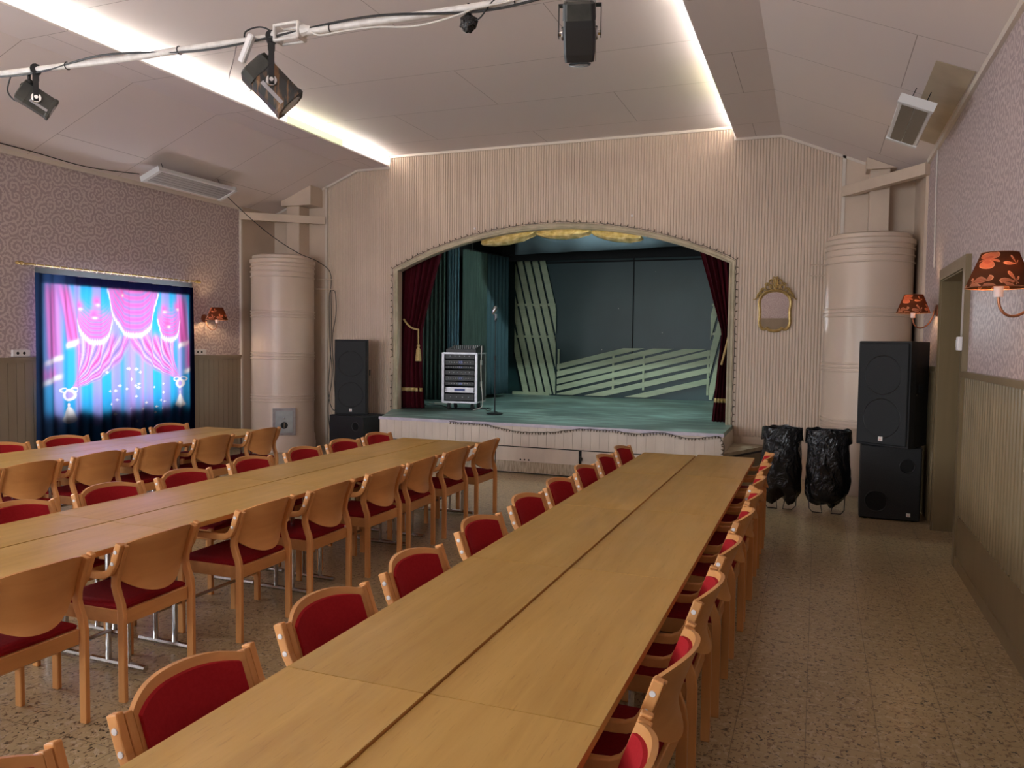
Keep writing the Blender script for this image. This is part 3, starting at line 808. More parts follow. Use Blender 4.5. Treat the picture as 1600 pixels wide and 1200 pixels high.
# wine-red curtains of the arch
def wine_curtain(label, rows, y, tie, tassel_at, side):
    t = thing('stage_curtain', label, 'curtain', ((rows[0][1] + rows[0][2]) / 2, y, SZ))
    ox, oy, oz = (rows[0][1] + rows[0][2]) / 2, y, SZ
    zs = np.linspace(rows[0][0], rows[-1][0], 44); m = MB(); rr = []
    n = 72
    for z in zs:
        xa = np.interp(z, [r[0] for r in rows], [r[1] for r in rows]); xb = np.interp(z, [r[0] for r in rows], [r[2] for r in rows])
        row = []
        for i in range(n + 1):
            u = i / n
            d = .035 * math.sin(u * 2 * PI * 6 + .4 * math.sin(z * 2)) + .012 * math.sin(u * 2 * PI * 13 + 1)
            row.append((xa + (xb - xa) * u - ox, d, z - oz))
        rr.append(row)
    m.loft(rr, False, False)
    c_ = m.build('cloth', wine, t, smooth=True); c_.modifiers.new('t', 'SOLIDIFY').thickness = .006
    # gold band near the hem
    m = MB(); rr = []
    for z in (.96, 1.02):
        xa = np.interp(z, [r[0] for r in rows], [r[1] for r in rows]); xb = np.interp(z, [r[0] for r in rows], [r[2] for r in rows])
        rr.append([(xa + (xb - xa) * i / n - ox, .035 * math.sin(i / n * 2 * PI * 6 + .4 * math.sin(z * 2)) + .012 * math.sin(i / n * 2 * PI * 13 + 1) - .008, z - oz) for i in range(n + 1)])
    m.loft(rr, False, False); bnd = m.build('gold_band', gold_cloth, t, smooth=True); bnd.modifiers.new('t', 'SOLIDIFY').thickness = .004
    m = MB()
    pts = []
    for i in range(13):
        u = i / 12
        pts.append((tie[0] + (tassel_at[0] - tie[0]) * u - ox, -.07 - .03 * math.sin(PI * u), tie[1] + (tassel_at[1] + .35 - tie[1]) * u - .04 * math.sin(PI * u) - oz))
    m.tube(pts, .016, 8)
    rp = m.build('tie_rope', gold_rope, t, smooth=True)
    if side < 0:
        x, z = tassel_at
        m = MB().lathe([(0, .12), (.02, .11), (.028, .08), (.016, .06), (.034, .03), (.045, -.08), (.05, -.16), (0, -.16)], (x - ox, -.07, z - oz), 14)
        m.tube([(x - ox, -.07, z + .12 - oz), (x - ox, -.07, z + .36 - oz)], .012, 6)
        m.build('tassel', gold_rope, rp, smooth=True)
wine_curtain('wine-red stage curtain with gold tassel at the left of the arch',
             [(.685, -6.50, -5.99), (1.3, -6.50, -6.03), (1.95, -6.46, -6.02), (2.15, -6.42, -5.98), (2.6, -6.40, -5.86), (3.16, -6.38, -5.70), (3.6, -6.38, -5.6)], 11.42, (-6.33, 2.14), (-6.06, 1.62), -1)
wine_curtain('narrow wine-red stage curtain at the right of the arch, pulled aside',
             [(.685, -1.38, -1.10), (1.3, -1.33, -1.10), (1.95, -1.27, -1.09), (2.2, -1.34, -1.07), (2.7, -1.48, -1.06), (3.1, -1.60, -1.05), (3.5, -1.68, -1.05)], 11.42, (-1.10, 2.25), (-1.26, 1.15), 1)
# gold swags under the arch
gs = thing('gold_swag_valance', 'shiny gold swagged valance tucked under the top of the arch', 'valance', (-4, YB + .23, 3.3))
for (xa, xb) in ((-4.98, -4.06), (-4.06, -3.19), (-3.19, -2.42)):
    m = MB(); rr = []
    za, zb = arch_z(xa) - .03, arch_z(xb) - .03
    for j in range(9):
        t = j / 8; row = []
        for i in range(33):
            u = i / 32
            ztop = arch_z(xa + (xb - xa) * u) + .05
            zbot = za + (zb - za) * u - .085 * (4 * u * (1 - u)) ** .6
            z = ztop + (zbot - ztop) * t
            row.append((xa + (xb - xa) * u + 4, -.03 * math.sin(t * 9 + u * 3) - .02 * math.sin(u * 25 + t * 5), z - 3.3))
        rr.append(row)
    m.loft(rr, False, False); o = m.build('swag', gold_cloth, gs, smooth=True); o.modifiers.new('t', 'SOLIDIFY').thickness = .003

# fairy lights
def fairy(label, pts, n, seed, blen=.028, outdir=None):
    r_ = random.Random(seed)
    pts = [Vector(p) for p in pts]
    o0 = pts[0]
    t = thing('fairy_light_string', label, 'fairy lights', tuple(o0))
    pts = [p - o0 for p in pts]
    seg = [0]
    for a, b2 in zip(pts[:-1], pts[1:]): seg.append(seg[-1] + (b2 - a).length)
    def at(s):
        for i in range(len(pts) - 1):
            if seg[i + 1] >= s:
                f = (s - seg[i]) / max(seg[i + 1] - seg[i], 1e-6); return pts[i].lerp(pts[i + 1], f)
        return pts[-1]
    wp = []
    k = int(seg[-1] / .05)
    for i in range(k + 1):
        p = at(seg[-1] * i / k); wp.append(p + Vector((r_.uniform(-.008, .008), r_.uniform(-.004, 0), r_.uniform(-.008, .008))))
    MB().tube(wp, .0038, 5).build('wire', cable_green, t)
    blen *= 1.25; me = MB().lathe([(0, 0), (.0075, .002), (.0075, blen * .55), (.004, blen), (0, blen * 1.02)], (0, 0, 0), 6)
    first = None
    for i in range(n):
        s = seg[-1] * (i + .5) / n; p = at(s); tdir = (at(min(s + .03, seg[-1])) - at(max(s - .03, 0))).normalized()
        nd = Vector((-tdir.z, 0, tdir.x)) * (1 if outdir is None else outdir)
        nd = (nd + tdir * r_.uniform(-.5, .5) + Vector((0, -.3, 0))).normalized()
        if first is None:
            first = me.build('bulb', bulb_off, t); o = first
        else:
            o = first.copy(); C.objects.link(o); o.parent = t
        o.location = p; o.rotation_euler = nd.to_track_quat('Z', 'Y').to_euler()
cable_green = simple('dark_green_wire', (0.03, 0.028, 0.018), 0.5)
bulb_off = simple('unlit_bulb', (0.10, 0.065, 0.035), 0.3)
ap = arch_pts(.085, YB - .03)
fairy('unlit fairy light string pinned all round the arch of the stage', ap, 100, 3)
ep = []
for i in range(60):
    u = i / 59; x = -4.78 + u * (4.78 - 1.08); 
    sag = .0
    for (a, b2, dz) in ((-4.25, -2.9, .085), (-2.4, -1.9, .03), (-1.75, -1.15, .045)):
        if a < x < b2: sag = dz * math.sin(PI * (x - a) / (b2 - a))
    ep.append((x, SY - .025, SZ - .02 - sag))
ep += [(SX1 + .012, SY - .02, .55), (SX1 + .012, SY - .02, .38)]
fairy('unlit fairy light string drooping along the front edge of the stage floor', ep, 98, 5, .026, -1)

# ------------------------------------------------------------------ corner stoves
def stove(label, cx, cy, door):
    t = thing('round_stove', label, 'stove', (cx, cy, 0))
    R0 = .495
    prof = [(R0 + .03, 0), (R0 + .03, .12), (R0 + .02, .15), (R0 + .02, .22), (R0, .26)]
    for z in (.80, 1.48, 2.14):
        for dz in (0, .045, .09): prof += [(R0, z + dz - .012), (R0 + .014, z + dz - .006), (R0 + .014, z + dz + .006), (R0, z + dz + .012)]
    for z in (2.78, 2.86, 2.94): prof += [(R0, z - .012), (R0 + .014, z - .006), (R0 + .014, z + .006), (R0, z + .012)]
    prof += [(R0, 2.985), (R0 + .018, 3.0), (R0 + .018, 3.05), (R0 - .02, 3.07), (R0 - .02, 3.11), (R0 - .06, 3.13), (0, 3.14)]
    MB().lathe(prof, (0, 0, 0), 64).build('body', stove_m, t, smooth=True)
    if door:
        a = math.atan2(-cy, -cx) + .03
        M = Matrix.Rotation(a, 4, 'Z') @ Matrix.Translation((R0 - .045, 0, 0))
        d = MB().box(0, .062, -.175, .175, .27, .70, bev=.004, M=M).build('door_frame', noisy('frame_grey', (.30, .27, .27), (.38, .35, .34), 12, .4), t)
        dr = MB().box(.055, .075, -.135, .135, .31, .66, bev=.004, M=M).build('door', steel_door, t)
        MB().lathe([(0, 0), (.055, 0), (.055, .008), (.045, .012), (0, .012)], (0, 0, 0), 24, M=M @ Matrix.Translation((.075, 0, .43)) @ Matrix.Rotation(PI / 2, 4, 'Y')).build('damper', dark_metal, dr)
        MB().box(.085, .1, -.006, .006, .385, .475, M=M).build('handle', chrome, dr)
        MB().lathe([(0, 0), (.014, 0), (.012, .02), (0, .022)], (0, 0, 0), 12, M=M @ Matrix.Translation((.075, 0, .54)) @ Matrix.Rotation(PI / 2, 4, 'Y')).build('knob', chrome, dr)
    return t
stove('tall round cream stove with grey iron door in the left corner', -8.14, 10.585, True)
stove('tall round cream stove in the right corner behind the stacked loudspeakers', 0.552, 10.59, False)
# flue casings and diagonal beams above the stoves
def flue(x0, x1, y0, cx0, cx1, label):
    t = thing('flue_casing', label, 'flue', ((x0 + x1) / 2, (y0 + 11.118) / 2, 0))
    ox, oy = t.location[0], t.location[1]
    MB().box(x0 - ox, x1 - ox, y0 - oy, 11.118 - oy, 3.145, 3.98, bev=.008).build('shaft', cream, t)
    MB().prism([(cx0 - ox, 3.98), (cx1 - ox, 3.98), (cx1 - ox, ceil_z(cx1) - .006), (cx0 - ox, ceil_z(cx0) - .006)], lambda u, v, q: (u, q, v), y0 - .05 - oy, 11.118 - oy).build('capital', cream, t)
flue(-8.26, -8.01, 10.84, -8.33, -7.75, 'square cream flue casing rising from the left corner stove')
flue(.545, .775, 10.84, .50, .84, 'square cream flue casing rising from the right corner stove')
def beam(name, p, q, z0, z1, th, mat=cream):
    p, q = Vector((*p, 0)), Vector((*q, 0)); d = (q - p).normalized(); n = Vector((-d.y, d.x, 0)) * th / 2
    poly = [p + n, q + n, q - n, p - n]
    return struct(MB().prism([(a.x, a.y) for a in poly], lambda u, v, t: (u, v, t), z0, z1).build(name, mat))
beam('trim_13', (-8.74, 10.26), (-7.70, 11.12), 3.70, 3.82, .10)
beam('trim_14', (1.10, 9.98), (.27, 11.12), 3.71, 3.84, .10)

# ------------------------------------------------------------------ cove lighting
def cove(side):
    x_l = CX0 + .004 if side < 0 else CX1 - .004
    sg = -1 if side < 0 else 1
    y = YF + .15; k = 0
    ordn = ['nearest the stage', 'second from the stage', 'third from the stage', 'fourth from the stage', 'fifth from the stage', 'sixth from the stage', 'seventh from the stage', 'eighth from the stage', 'ninth from the stage', 'tenth from the stage', 'eleventh from the stage', 'farthest from the stage']
    n = 12; Lg = (YB - .06 - y) / n
    for i in range(n):
        y1 = YB - .06 - i * Lg; y0 = y1 - Lg
        green = (i % 4) in (1,)
        t = thing('cove_light', '%s cove light along the %s ceiling edge, %s' % ('greenish' if green else 'white', 'left' if side < 0 else 'right', ordn[i]), 'light', (x_l, (y0 + y1) / 2, 4.60), 0, 'cove lights along the %s ceiling edge' % ('left' if side < 0 else 'right'))
        h = Lg / 2 - .004
        MB().box(-.004, .004, -h, h, -.018, .075).build('lens', lens_green if green else lens_cool, t)
        MB().tube([(sg * .12, -h + .03, .070), (sg * .12, h - .03, .070)], .016, 8).build('tube', tube_warm if green else tube_white, t)
        MB().box(min(sg * .09, sg * .15), max(sg * .09, sg * .15), -h, h, .0, .045).build('batten', heater_w, t)
cove(-1); cove(1)
# unseen strip lamp added behind the arch wall to brighten the stage
sl = thing('stage_fill_lamp', 'added unseen strip lamp under the stage ceiling, brightening the stage', 'light', (-3.3, 12.6, 4.28))
MB().box(-.6, .6, -.06, .06, -.03, .02).build('housing', heater_w, sl)
MB().tube([(-.58, 0, -.05), (.58, 0, -.05)], .018, 8).build('tube', emit('stage_fill_tube', (0.80, 1.0, 0.98), STAGE_FILL), sl)

# ------------------------------------------------------------------ chairs
def make_chair():
    t = thing('armchair', '', 'chair')
    rear = [(0, 0), (0, .25), (0, .43), (.006, .475), (.026, .525), (.038, .565), (.036, .605), (.018, .67), (-.004, .73), (-.020, .772)]
    def lean(z): return np.interp(z, [.43, .475, .525, .565, .605, .67, .73, .80], [0, .006, .026, .038, .036, .018, -.004, -.03])
    for sx in (-1, 1):
        a, b2 = sorted((sx * .218, sx * .243))
        MB().ribbon(rear, a, b2, .040).build('leg', beech, t, bevel=.004)
        MB().box(a, b2, .405, .445, 0, .455, bev=.004).build('leg', beech, t)
        # arm: follows the back upright, then turns forward
        arm = [(-.020, .782), (-.004, .735), (.018, .675), (.040, .640), (.075, .622), (.12, .618), (.20, .62), (.27, .62)]
        a, b2 = sorted((sx * .245, sx * .272))
        ar = MB().ribbon(arm, a, b2, .036).build('armrest', beech, t, bevel=.005)
        for (yy, zz) in ((-.004, .742), (.016, .685)):
            M = Matrix.Translation((sx * .272, yy, zz)) @ Matrix.Rotation(PI / 2, 4, 'Y')
            MB().lathe([(0, -.003), (.0095, -.003), (.0095, .003), (0, .004)], (0, 0, 0), 10, M=M).build('bolt_cap', white_cap, ar)
    # curved back shell
    nu, nv = 18, 8
    def shell(off, zt_in, zb_in, u_lim):
        front = []
        for j in range(nv + 1):
            row = []
            for i in range(nu + 1):
                u = (-1 + 2 * i / nu) * u_lim
                x = u * .217
                ztop = .772 + .030 * (1 - (abs(u) ** 2.6)) - zt_in
                zbot = .600 - .100 * (1 - abs(u) ** 2.2) + zb_in
                z = zbot + (ztop - zbot) * j / nv
                y = float(lean(z)) - .062 * (1 - u * u) + .012 + off
                row.append((x, y, z))
            front.append(row)
        return front
    def solid(fr, bk):
        m = MB(); n = nu + 1; vs = [p for r_ in fr for p in r_] + [p for r_ in bk for p in r_]; o2 = n * (nv + 1); fs = []
        for j in range(nv):
            for i in range(nu):
                a = j * n + i; fs += [(a, a + 1, a + n + 1, a + n), (o2 + a, o2 + a + n, o2 + a + n + 1, o2 + a + 1)]
        for i in range(nu):
            fs.append((i, o2 + i, o2 + i + 1, i + 1)); a = nv * n + i; fs.append((a, a + 1, o2 + a + 1, o2 + a))
        for j in range(nv):
            a = j * n; fs.append((a, a + n, o2 + a + n, o2 + a)); a = j * n + nu; fs.append((a, o2 + a, o2 + a + n, a + n))
        return m.add(vs, fs)
    bk = solid(shell(.008, 0, 0, 1.0), shell(-.008, 0, 0, 1.0)).build('backrest', beech_h, t, smooth=True)
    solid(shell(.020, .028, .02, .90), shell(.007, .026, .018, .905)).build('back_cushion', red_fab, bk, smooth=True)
    # side strips of the shell
    m = MB()
    # seat
    m = MB().box(-.214, .214, .008, .44, .368, .440, bev=.004)
    m.build('seat_frame', beech_h, t)
    rr = []
    for (zz, ins) in ((.440, .004), (.455, .0), (.466, .012), (.470, .05)):
        rr.append([(-.214 + ins, .02 + ins, zz), (.214 - ins, .02 + ins, zz), (.214 - ins, .445 - ins, zz), (-.214 + ins, .445 - ins, zz)])
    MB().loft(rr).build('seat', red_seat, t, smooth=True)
    return t
chair0 = make_chair(); remember(chair0)
used = [False]
ORD = ['nearest the stage', 'second from the stage', 'third from the stage', 'fourth from the stage', 'fifth from the stage', 'sixth from the stage', 'seventh from the stage', 'eighth from the stage', 'ninth from the stage', 'tenth from the stage', 'eleventh from the stage']
def chairs(xb, ys, face, rowname, sidename, view):
    """ys listed from the stage backwards; face=+1 looks towards +x"""
    for i, y in enumerate(ys):
        o = chair0 if not used[0] else copy_tree(chair0)
        used[0] = True
        rz = (-PI / 2 if face > 0 else PI / 2) + math.radians(random.uniform(-2.2, 2.2))
        o.location = (xb + face * .02 + random.uniform(-.012, .012), y, 0); o.rotation_euler = (0, 0, rz)
        tag(o, 'beech armchair, %s on the %s side of the %s table row' % (ORD[i], sidename, rowname), 'chair', 'armchairs on the %s side of the %s table row' % (sidename, rowname))
chairs(-1.685, [7.24, 6.60, 5.93, 5.25, 4.60, 3.88, 3.10, 2.443, 1.74, 1.06], 1, 'right-hand', 'left', 'red back pad in view')
chairs(-.385, [7.33, 6.66, 5.97, 5.36, 4.72, 3.97, 3.26, 2.50, 1.765], -1, 'right-hand', 'right', 'backed onto the aisle')
chairs(-3.055, [7.21, 6.51, 5.82, 5.22, 4.49, 3.83, 3.01, 2.33], -1, 'middle', 'right', 'bare wooden back towards the camera')
chairs(-4.31, [7.15, 6.51, 5.87, 5.18, 4.45, 3.80, 3.14], 1, 'middle', 'left', 'red back pad in view')
chairs(-5.66, [7.03, 6.27, 5.55, 4.91, 4.28], -1, 'left-hand', 'right', 'bare wooden back towards the camera')
chairs(-6.87, [6.88, 6.26, 5.53, 4.90], 1, 'left-hand', 'left', 'red back pad in view')

# ------------------------------------------------------------------ tables
def table(x0, x1, y0, y1, z, row, side, i):
    lab = 'pale beech folding table, %s half of the %s row, %s' % (side, row, ORD[i])
    t = thing('table', lab, 'table', ((x0 + x1) / 2, (y0 + y1) / 2, 0), 0, 'tables of the %s row' % row)
    hx_, hy_ = (x1 - x0) / 2 - .0005, (y1 - y0) / 2 - .002
    top = MB().box(-hx_, hx_, -hy_, hy_, z - .004, z, 0).box(-hx_, hx_, -hy_, hy_, z - .028, z - .004, 1).build('tabletop', [table_wood, table_edge], t)
    for s in (-1, 1):
        y = s * (hy_ - .16)
        m = MB().tube([(-.07, y, .03), (-.07, y, z - .03)], .014, 8).tube([(.07, y, .03), (.07, y, z - .03)], .014, 8)
        m.tube([(-hx_ + .04, y, .022), (hx_ - .04, y, .022)], .017, 8).box(-hx_ + .06, hx_ - .06, y - .02, y + .02, z - .045, z - .028)
        m.build('leg_frame', chrome, t, smooth=True)
    MB().tube([(-.06, -hy_ + .16, .19), (-.06, hy_ - .16, .19)], .011, 6).build('stretcher', chrome, t, smooth=True)
    return t
YL = [7.40, 6.14, 4.73, 3.375, 1.985, .58, -.82]
YR = [7.54, 6.27, 4.82, 3.42, 2.005, .60, -.80]
for i in range(6):
    table(-1.515, -1.031, YL[i + 1], YL[i], .737, 'right-hand', 'left', i)
    table(-1.028, -.514, YR[i + 1], YR[i], .728, 'right-hand', 'right', i)
YL = [7.42, 6.07, 4.66, 3.25, 1.84, .43]; YR = [7.44, 6.05, 4.64, 3.24, 1.84, .44]
for i in range(5):
    table(-4.135, -3.672, YL[i + 1], YL[i], .732, 'middle', 'left', i)
    table(-3.668, -3.205, YR[i + 1], YR[i], .730, 'middle', 'right', i)
YL = [7.30, 5.90, 4.49, 3.08]; YR = [7.32, 5.91, 4.50, 3.10]
for i in range(3):
    table(-6.71, -6.247, YL[i + 1], YL[i], .731, 'left-hand', 'left', i)
    table(-6.243, -5.785, YR[i + 1], YR[i], .731, 'left-hand', 'right', i)

# ------------------------------------------------------------------ loudspeakers
def text_part(s, size, loc, rotx, mat, parent, ext=.0006, rz=0):
    cu = bpy.data.curves.new('lettering', 'FONT'); cu.body = s; cu.size = size; cu.align_x = 'CENTER'; cu.align_y = 'CENTER'; cu.extrude = ext
    tmp = bpy.data.objects.new('tmp', cu); C.objects.link(tmp)
    bpy.context.view_layer.update()
    dg = bpy.context.evaluated_depsgraph_get()
    me = bpy.data.meshes.new_from_object(tmp.evaluated_get(dg)); bpy.data.objects.remove(tmp)
    me.materials.append(mat); o = bpy.data.objects.new('lettering', me); C.objects.link(o)
    o.parent = parent; o.location = loc; o.rotation_euler = (rotx, 0, rz)
    return o
orange = simple('badge_orange', (0.75, 0.22, 0.08), 0.4)
badge_w = simple('badge_white', (0.75, 0.72, 0.68), 0.4)
def loudspeaker(label, x, y, z, w, d, h, rz=0.0):
    t = thing('loudspeaker', label, 'loudspeaker', (x, y, z), rz)
    # trapezoid cabinet: front face at y=0, narrowing to the rear
    poly = [(-w / 2, 0), (w / 2, 0), (w / 2 - .0, .10), (w / 2 - .10, d), (-w / 2 + .10, d), (-w / 2, .10)]
    MB().prism(poly, lambda u, v, q: (u, v, q), 0, h).build('cabinet', speaker_box, t, bevel=.008)
    MB().box(-w / 2 + .015, w / 2 - .015, -.018, -.001, .02, h - .02, bev=.008).build('grille', grille_m, t)
    for zz in (.27 * h, .68 * h):
        M = Matrix.Translation((0, -.018, zz)) @ Matrix.Rotation(PI / 2, 4, 'X')
        MB().lathe([(.19, 0), (.195, .003), (.2, .0)], (0, 0, 0), 40, M=M).build('cone_ring', black_pl, t)
    bd = MB().box(-.022, .022, -.023, -.018, .055, .10).build('badge', badge_w, t)
    text_part('JBL', .020, (0, -.0235, .070), PI / 2, orange, bd)
    text_part('!', .022, (0, -.0235, .088), PI / 2, orange, bd)
    MB().box(w / 2 - .004, w / 2 + .001, .16, .24, h * .52, h * .60).build('handle_recess', hole_m, t)
    MB().lathe([(0, 0), (.012, 0), (.01, .006), (0, .007)], (0, 0, 0), 10, M=Matrix.Translation((w / 2 - .01, .13, h * .5)) @ Matrix.Rotation(PI / 2, 4, 'Y')).build('fitting', chrome, t)
    return t
def subwoofer(label, x, y, w, d, h, big, rz=0.0):
    t = thing('subwoofer', label, 'subwoofer', (x, y, 0), rz)
    MB().box(-w / 2, w / 2, 0, d, .012, h, bev=.012).build('cabinet', speaker_box, t)
    def port(px, pz, r):
        M = Matrix.Translation((px, -.001, pz)) @ Matrix.Rotation(PI / 2, 4, 'X')
        MB().lathe([(0, 0), (r, 0)], (0, 0, 0), 32, M=M).build('port', hole_m, t)
        MB().lathe([(r, 0), (r + .006, .004), (r + .012, 0)], (0, 0, 0), 32, M=M).build('port_rim', black_pl, t)
    port(w * .27, h * .74, .062)
    if big: port(-w * .22, h * .25, .10)
    bd = MB().box(w * .28, w * .28 + .036, -.005, 0, .055, .09).build('badge', badge_w, t)
    text_part('JBL', .015, (w * .28 + .018, -.0055, .066), PI / 2, orange, bd)
    for (px, py) in ((-w / 2 + .06, .06), (w / 2 - .06, .06), (-w / 2 + .06, d - .06), (w / 2 - .06, d - .06)):
        MB().lathe([(0, 0), (.02, 0), (.022, .013), (0, .013)], (px, py, 0), 12).build('foot', black_rub, t)
    return t
subwoofer('black subwoofer with two round ports on the floor by the right wall', .725, 8.79, .565, .58, .765, True, math.radians(-2))
loudspeaker('tall black loudspeaker on the subwoofer by the right wall', .625, 8.70, .768, .555, .52, 1.06, math.radians(-35))
subwoofer('black subwoofer on the floor between the left stove and the stage', -6.80, 10.38, .70, .60, .61, False, math.radians(-8))
loudspeaker('tall black loudspeaker stacked on the subwoofer left of the stage', -6.79, 10.50, .613, .51, .48, 1.18, math.radians(20))

# ------------------------------------------------------------------ bin bags on wire stands
def bin_pair(cx, cy, wtop, seed, label, label2, tail):
    r_ = random.Random(seed)
    st_ = thing('bag_stand', label2, 'stand', (cx, cy, 0))
    hw = wtop / 2 - .015
    # hoop
    MB().tube([(hw * math.cos(a), .17 * math.sin(a), .865) for a in np.linspace(0, 2 * PI, 33)], .006, 6, cap=False).build('hoop', dark_metal, st_)
    for s in (-1, 1):
        MB().tube([(s * hw, 0, .865), (s * (hw - .03), .0, .3), (s * (hw - .04), -.10, .03), (s * (hw - .075), -.20, .008), (s * (hw - .17), -.21, .008), (s * (hw - .16), -.1, .05), (s * (hw - .15), 0, .14)], .0055, 6).build('wire_leg', dark_metal, st_)
    nz, na = 34, 72
    ph = [r_.uniform(0, 6.28) for _ in range(12)]
    def rad(a, t):
        # t: 0 bottom .. 1 top
        base = np.interp(t, [0, .04, .15, .5, .8, 1], [.45, .80, .97, 1.04, .96, 1.0])
        cr = 0
        for k in range(6): cr += .035 * math.sin((k + 2) * a * 1.5 + ph[k] + t * (4 + k * 2)) / (1 + k * .3)
        cr += .05 * math.sin(9 * a + 14 * t + ph[7]) * math.sin(7 * t + ph[8])
        return base * (1 + cr * (1 - .5 * t))
    rings = []
    for j in range(nz + 1):
        t = j / nz; row = []
        for i in range(na):
            a = 2 * PI * i / na
            r = rad(a, t)
            z = .045 + t * (.865 - .045)
            if t < .25: z += (.25 - t) * 4 * (.055 * math.sin(2 * a + ph[9]) + .045 * math.sin(3 * a + ph[10]) + .05) * (1 if tail else .8)
            row.append((hw * 1.02 * r * math.cos(a), .175 * r * math.sin(a), max(z, .012)))
        rings.append(row)
    m = MB(); m.loft(rings, True, False)
    n = na; m.f.append(tuple(range(n))); m.mi.append(0)
    # rolled-over collar
    col = []
    for (k, dr, z) in ((0, .99, .862), (1, 1.01, .874), (2, 1.035, .865), (3, 1.05, .80), (4, 1.075, .74), (5, 1.07, .732)):
        row = []
        for i in range(na):
            a = 2 * PI * i / na
            r = dr * (1 + .02 * math.sin(7 * a + ph[1] + k * .4) + .02 * math.sin(13 * a + ph[2]))
            row.append((hw * 1.02 * r * math.cos(a), .175 * r * math.sin(a), z + (.010 * math.sin(3 * a + ph[3]) + .007 * math.sin(8 * a + ph[4])) * (k > 0)))
        col.append(row)
    m.loft(col, True, False)
    # inside lining
    m.loft([[(hw * .97 * math.cos(2 * PI * i / na), .165 * math.sin(2 * PI * i / na), z) for i in range(na)] for z in (.865, .55)], True, False)
    o = m.build('bin_bag', black_bag, smooth=True); o.location = (cx, cy, 0)
    tag(o, label, 'bin bag', 'bin bags')
bin_pair(-.335, 9.12, .43, 11, 'black plastic bin bag on the stand nearer the stage', 'black wire stand under the bin bag nearer the stage', True)
bin_pair(.135, 9.08, .46, 23, 'black plastic bin bag on the stand nearer the loudspeakers', 'black wire stand under the bin bag nearer the loudspeakers', False)

# ------------------------------------------------------------------ mirror
mr = thing('wall_mirror', 'small gilt wall mirror with carved crest right of the arch', 'mirror', (-.555, YB - .03, 2.23))
half = [(0, -.262), (.06, -.255), (.085, -.232), (.10, -.215), (.112, -.236), (.15, -.238), (.185, -.205), (.200, -.14), (.192, -.06), (.190, .02), (.203, .09), (.200, .16), (.175, .215), (.125, .262), (.06, .285), (0, .290)]
outl = [(x, z) for x, z in half] + [(-x, z) for x, z in half[::-1][1:-1]]
def sm(poly, k=2):
    for _ in range(k):
        q = []
        for i in range(len(poly)):
            a, b2 = poly[i], poly[(i + 1) % len(poly)]
            q += [(a[0] * .75 + b2[0] * .25, a[1] * .75 + b2[1] * .25), (a[0] * .25 + b2[0] * .75, a[1] * .25 + b2[1] * .75)]
        poly = q
    return poly
ol = sm(outl, 1)
M_ = MB().prism([(x * .97, z * .97) for x, z in ol], lambda u, v, t: (u, t, v), -.004, .008)
M_.build('glass', mirror_m, mr)
mr.rotation_euler = (math.radians(2.2), 0, 0)
fm = MB().tube([(x, -.008, z) for x, z in ol + ol[:2]], .017, 8, cap=False)
fm.tube([(x * .92, -.012, z * .93) for x, z in ol + ol[:2]], .006, 6, cap=False)
fm.build('frame', brass, mr, smooth=True)
cr = MB()
def curl(cx, cz, r, a0, turns, s=1, th=.011):
    pts = []
    for i in range(26):
        t = i / 25; a = a0 + s * turns * 2 * PI * t; q = r * (1 - .8 * t)
        pts.append((cx + q * math.cos(a), -.012, cz + q * math.sin(a)))
    cr.tube(pts, [th * (1 - .5 * i / 25) for i in range(26)], 6)
for s in (-1, 1):
    def C_(x, z, r, a, t, d): curl(s * x, z, r, a if s > 0 else PI - a, t, d * s)
    C_(.035, .335, .038, -PI / 2, 1.2, 1); C_(.095, .325, .05, PI, 1.1, -1); C_(.155, .275, .048, PI * .9, 1.1, -1)
    C_(.045, .40, .035, 0, 1.1, 1); C_(.205, .215, .035, PI * .8, 1.0, -1); C_(.10, .36, .03, 0, 1.0, 1)
    cr.tube([(s * .15, -.01, .30), (s * .20, -.01, .26), (s * .235, -.01, .19), (s * .262, -.01, .165), (s * .285, -.01, .17)], [.014, .014, .012, .008, .004], 6)
    cr.tube([(0, -.01, .30), (s * .03, -.01, .36), (s * .02, -.01, .42), (s * .035, -.01, .455)], [.012, .012, .012, .006], 6)
    cr.tube([(s * .05, -.01, .31), (s * .09, -.01, .38), (s * .06, -.01, .42)], [.01, .012, .006], 6)
cr.tube([(-.03, -.01, .465), (0, -.012, .45), (.03, -.01, .465)], .011, 6)
cr.tube([(0, -.01, .29), (0, -.014, .45)], .016, 6)
cr.build('crest', brass, mr, smooth=True)

